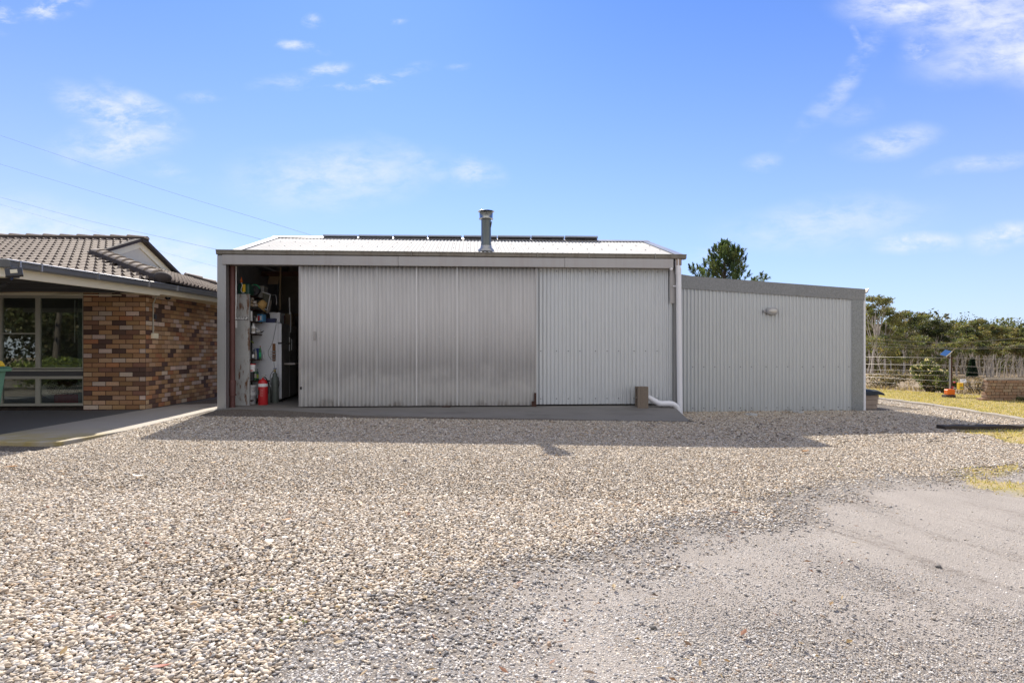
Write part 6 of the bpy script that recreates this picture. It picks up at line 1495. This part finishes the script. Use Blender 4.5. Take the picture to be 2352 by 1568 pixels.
X = r_.uniform(10, 60, 120000); Y = r_.uniform(12, 70, 120000)*1.0; d_, l_, f_, k_ = zones(X, Y); k = (f_ > .3) & (r_.random(X.size) < (fbm(X, Y, .35, 66)**2.2)*1.5*np.where(Y < 30, 1, .6)) & (X > .62*Y-2); X, Y = X[k], Y[k]
blades('dry_grass', X, Y, .15, [(.28, .20, .125), (.21, .15, .095), (.34, .26, .16), (.15, .11, .075)], 'dry straw coloured paddock grass', 'grass', 2, .02)
# litter in the shade by the wall
r_ = np.random.default_rng(9); n = 1500; X = r_.uniform(-4.5, 8.2, n); Y = r_.uniform(8.2, 12.9, n); k = ~in_slab(X, Y) & (r_.random(n) < .25+.75*(X > 2)*1.0); X, Y = X[k], Y[k]; n = X.size
a = r_.uniform(0, 3.14, n); L = r_.uniform(.015, .06, n); z = gz(X, Y)+.034; dx, dy = np.cos(a)*L, np.sin(a)*L; wx, wy = -np.sin(a)*.009, np.cos(a)*.009
V = np.stack([np.stack([X-dx, Y-dy, z], -1), np.stack([X+wx, Y+wy, z+.008], -1), np.stack([X+dx, Y+dy, z+.012*r_.random(n)], -1), np.stack([X-wx, Y-wy, z], -1)], 1).reshape(-1, 3)
o = np_mesh('leaf_litter', V, np.arange(4*n).reshape(n, 4), M['leaf'], np.repeat(np.array([(.05, .035, .025), (.09, .055, .03), (.035, .03, .027), (.14, .10, .06)])[r_.integers(0, 4, n)], 4, 0), None, False); tag(o, 'fallen gum leaves and twigs scattered on the gravel', 'leaf litter', kind='stuff')
n = 420; Y = r_.uniform(2.0, 8.4, n); X = r_.uniform(-.8, .62, n)*Y; k = ~in_slab(X, Y); X, Y = X[k], Y[k]; n = X.size
a = r_.uniform(0, 6.28, n); L = r_.uniform(.008, .035, n); W_ = L*r_.uniform(.12, .5, n); z = gz(X, Y)+.022
V = np.stack([np.stack([X-np.cos(a)*L, Y-np.sin(a)*L, z], -1), np.stack([X+np.sin(a)*W_, Y-np.cos(a)*W_, z+.006], -1), np.stack([X+np.cos(a)*L, Y+np.sin(a)*L, z+.012*r_.random(n)], -1), np.stack([X-np.sin(a)*W_, Y+np.cos(a)*W_, z+.002], -1)], 1).reshape(-1, 3)
o = np_mesh('leaf_litter', V, np.arange(4*n).reshape(n, 4), M['leaf'], np.repeat(np.array([(.22, .11, .05), (.13, .07, .035), (.34, .22, .11), (.42, .30, .16), (.26, .10, .05)])[r_.integers(0, 5, n)], 4, 0), None, False); tag(o, 'bits of bark and leaf scattered over the sunlit gravel', 'leaf litter', kind='stuff')
# single leaves, bark and stones one can pick out
def leafthing(name, x, y, L, W, ang, mat, label, cat, curl=.35):
    X, Y = G(x, y); z = float(gz(X, Y))+.03; n = 8; vs = []; c, s_ = math.cos(ang), math.sin(ang)
    for i in range(n+1):
        f = i/n; w = W*math.sin(math.pi*min(max(f, .04), .96))**.8; u = (f-.5)*L; hz_ = curl*L*(f-.5)**2
        for q in (-1, 0, 1): v = q*w/2; vs.append((X+u*c-v*s_, Y+u*s_+v*c, z+hz_+abs(q)*w*.22))
    m = MB(); m.add(vs, [(3*i+j, 3*i+3+j, 3*i+4+j, 3*i+1+j) for i in range(n) for j in range(2)], True); o = m.build(name, mat, None, thick=.0015); return tag(o, label, cat)
leafthing('bark_scrap', 618, 1255, .085, .05, 2.3, M['bark_scrap'], 'pale curled bark scrap on the pebbles left of centre', 'bark')
leafthing('dry_leaf', 28, 1079, .10, .04, .2, M['leafdry'], 'orange brown leaf near the left edge of the gravel', 'leaf')
leafthing('dry_leaf', 660, 1203, .06, .03, .9, M['leafdry'], 'small orange leaf above the bark scrap', 'leaf')
leafthing('dry_leaf', 368, 1549, .07, .022, .3, simple('red_leaf', (.26, .06, .03), .6), 'dark red leaf at the bottom edge, left of centre', 'leaf')
leafthing('bark_scrap', 320, 1102, .12, .05, .1, M['bark_scrap'], 'bark strip with a dark underside far left on the gravel', 'bark', .8)
leafthing('dry_leaf', 1850, 1042, .13, .05, .5, M['leafdry'], 'brown leaf just below the shadow edge on the right', 'leaf')
leafthing('dry_leaf', 490, 1069, .07, .03, 1.2, simple('amber_leaf', (.42, .22, .06), .6), 'amber leaf below the left end of the shadow', 'leaf')
def stone(x, y, s, mat, lb, seed):
    X, Y = G(x, y); r2 = random.Random(seed); bm = bmesh.new(); bmesh.ops.create_icosphere(bm, subdivisions=2, radius=1); m = MB()
    z = float(gz(X, Y))+s*.45
    for v in bm.verts: v.co *= 1+r2.uniform(-.14, .14)
    m.add([(X+v.co.x*s*1.2, Y+v.co.y*s, z+v.co.z*s*.7) for v in bm.verts], [tuple(v.index for v in f.verts) for f in bm.faces]); bm.free(); tag(m.build('loose_stone', mat), lb, 'stone', 'single stones on the drive')
for i, (x, y, s, mt, lb) in enumerate([(2155, 1303, 0.0144, 'stone_dark', 'dark angular stone alone on the packed drive, right of centre'), (1500, 1443, 0.0126, 'stone_dark', 'dark stone on the drive nearest the bottom centre'), (1300, 1245, 0.0108, 'stone_dark', 'dark stone at the gravel edge near the middle'), (1470, 1318, 0.0108, 'concrete_block', 'brown stone in the mid drive'), (1880, 1312, 0.0120, 'stone_dark', 'small dark stone left of the lone angular one'), (2145, 1422, 0.0084, 'edge_timber', 'pale flat stone low on the right of the drive')]):
    stone(x, y, s, M[mt], lb, i)
# ------------------------------------------------------------------ overhead service lines on the left
for pts, lb in [([(-260, 225, 25), (0, 311, 21.5), (325, 420, 18), (575, 497, 15.6), (733, 546, 14.35)], 'highest service wire, running down to the solar panels'), ([(-260, 300, 25), (0, 377, 21.5), (370, 487, 17.4), (608, 552, 14.2)], 'second service wire, running down to the left end of the ridge'),
                ([(-260, 385, 25), (0, 453, 21.5), (200, 506, 18.5), (390, 549, 16), (516, 577, 14)], 'third service wire, running down to the shed corner'), ([(-260, 395, 27), (20, 475, 23.5), (215, 532, 20.5), (420, 592, 18.5), (520, 618, 16.5)], 'lowest and faintest service wire over the house roof')]:
    m = MB(); m.tube(catmull([P(*p) for p in pts]), .0022 if 'faint' in lb else .0032, 5); tag(m.build('service_wire', M['cable']), lb, 'wire', 'service wires at the left')
# ------------------------------------------------------------------ garden behind the viewer (mirrored in the house window)
GP = [(.055, .07, .03), (.08, .09, .035), (.04, .055, .03), (.11, .115, .04)]
gum(0, 0, -2.5, 4.2, 'broad spreading tree across the yard, mirrored in the house window', 71, nleaf=4200, leaf=.26, X=-16.0, hgt=8.5, pal=GP, name='garden_tree', group='garden trees across the yard', bark='pine_bark')
gum(0, 0, -8, 5.5, 'tall tree across the yard, mirrored at the left of the house window', 72, nleaf=4200, leaf=.3, X=-21.5, hgt=10, pal=GP, name='garden_tree', group='garden trees across the yard', bark='pine_bark')
gum(0, 0, -10, 4.6, 'smaller tree across the yard, mirrored low in the house window', 73, nleaf=3200, leaf=.24, X=-14.5, hgt=9, pal=GP, name='garden_tree', group='garden trees across the yard', bark='pine_bark')
gum(0, 0, -16, 6.5, 'farthest tree across the yard, behind the viewer', 74, nleaf=4200, leaf=.32, X=-18, hgt=12, pal=GP, name='garden_tree', group='garden trees across the yard', bark='pine_bark')
shrub('garden_hedge', -13.0, 2.6, 1.9, 1.0, 1.05, 4200, [(.18, .22, .06), (.24, .27, .07), (.10, .13, .05)], 'rounded green hedge across the yard, mirrored in the window', 75, .11)
shrub('garden_hedge', -15.6, 3.4, 1.6, 1.0, .9, 2600, [(.05, .065, .03), (.08, .09, .03)], 'darker hedge across the yard behind the rounded one', 76, .11)
for i, (x, y, w, h, lb) in enumerate([(-16.5, -5, 3.2, 4.2, 'tall garden bush nearest the middle, mirrored in the window'), (-21.5, -6.5, 3.4, 4.6, 'tall garden bush at the far left, mirrored in the window'), (-11.5, -8, 3.2, 4.0, 'tall garden bush toward the right, mirrored in the window'), (-26, -3, 3.4, 4.4, 'tall garden bush beyond all the others across the yard'), (-6.5, -10, 3.2, 4.0, 'tall garden bush straight behind the viewer'), (-19, -11, 3.6, 5, 'tallest garden bush at the back of the yard')]):
    shrub('garden_bush', x, y, w, 1.6, h, 5200, [(.07, .085, .03), (.11, .11, .04), (.05, .06, .03), (.13, .11, .06)], lb, 80+i, .22)
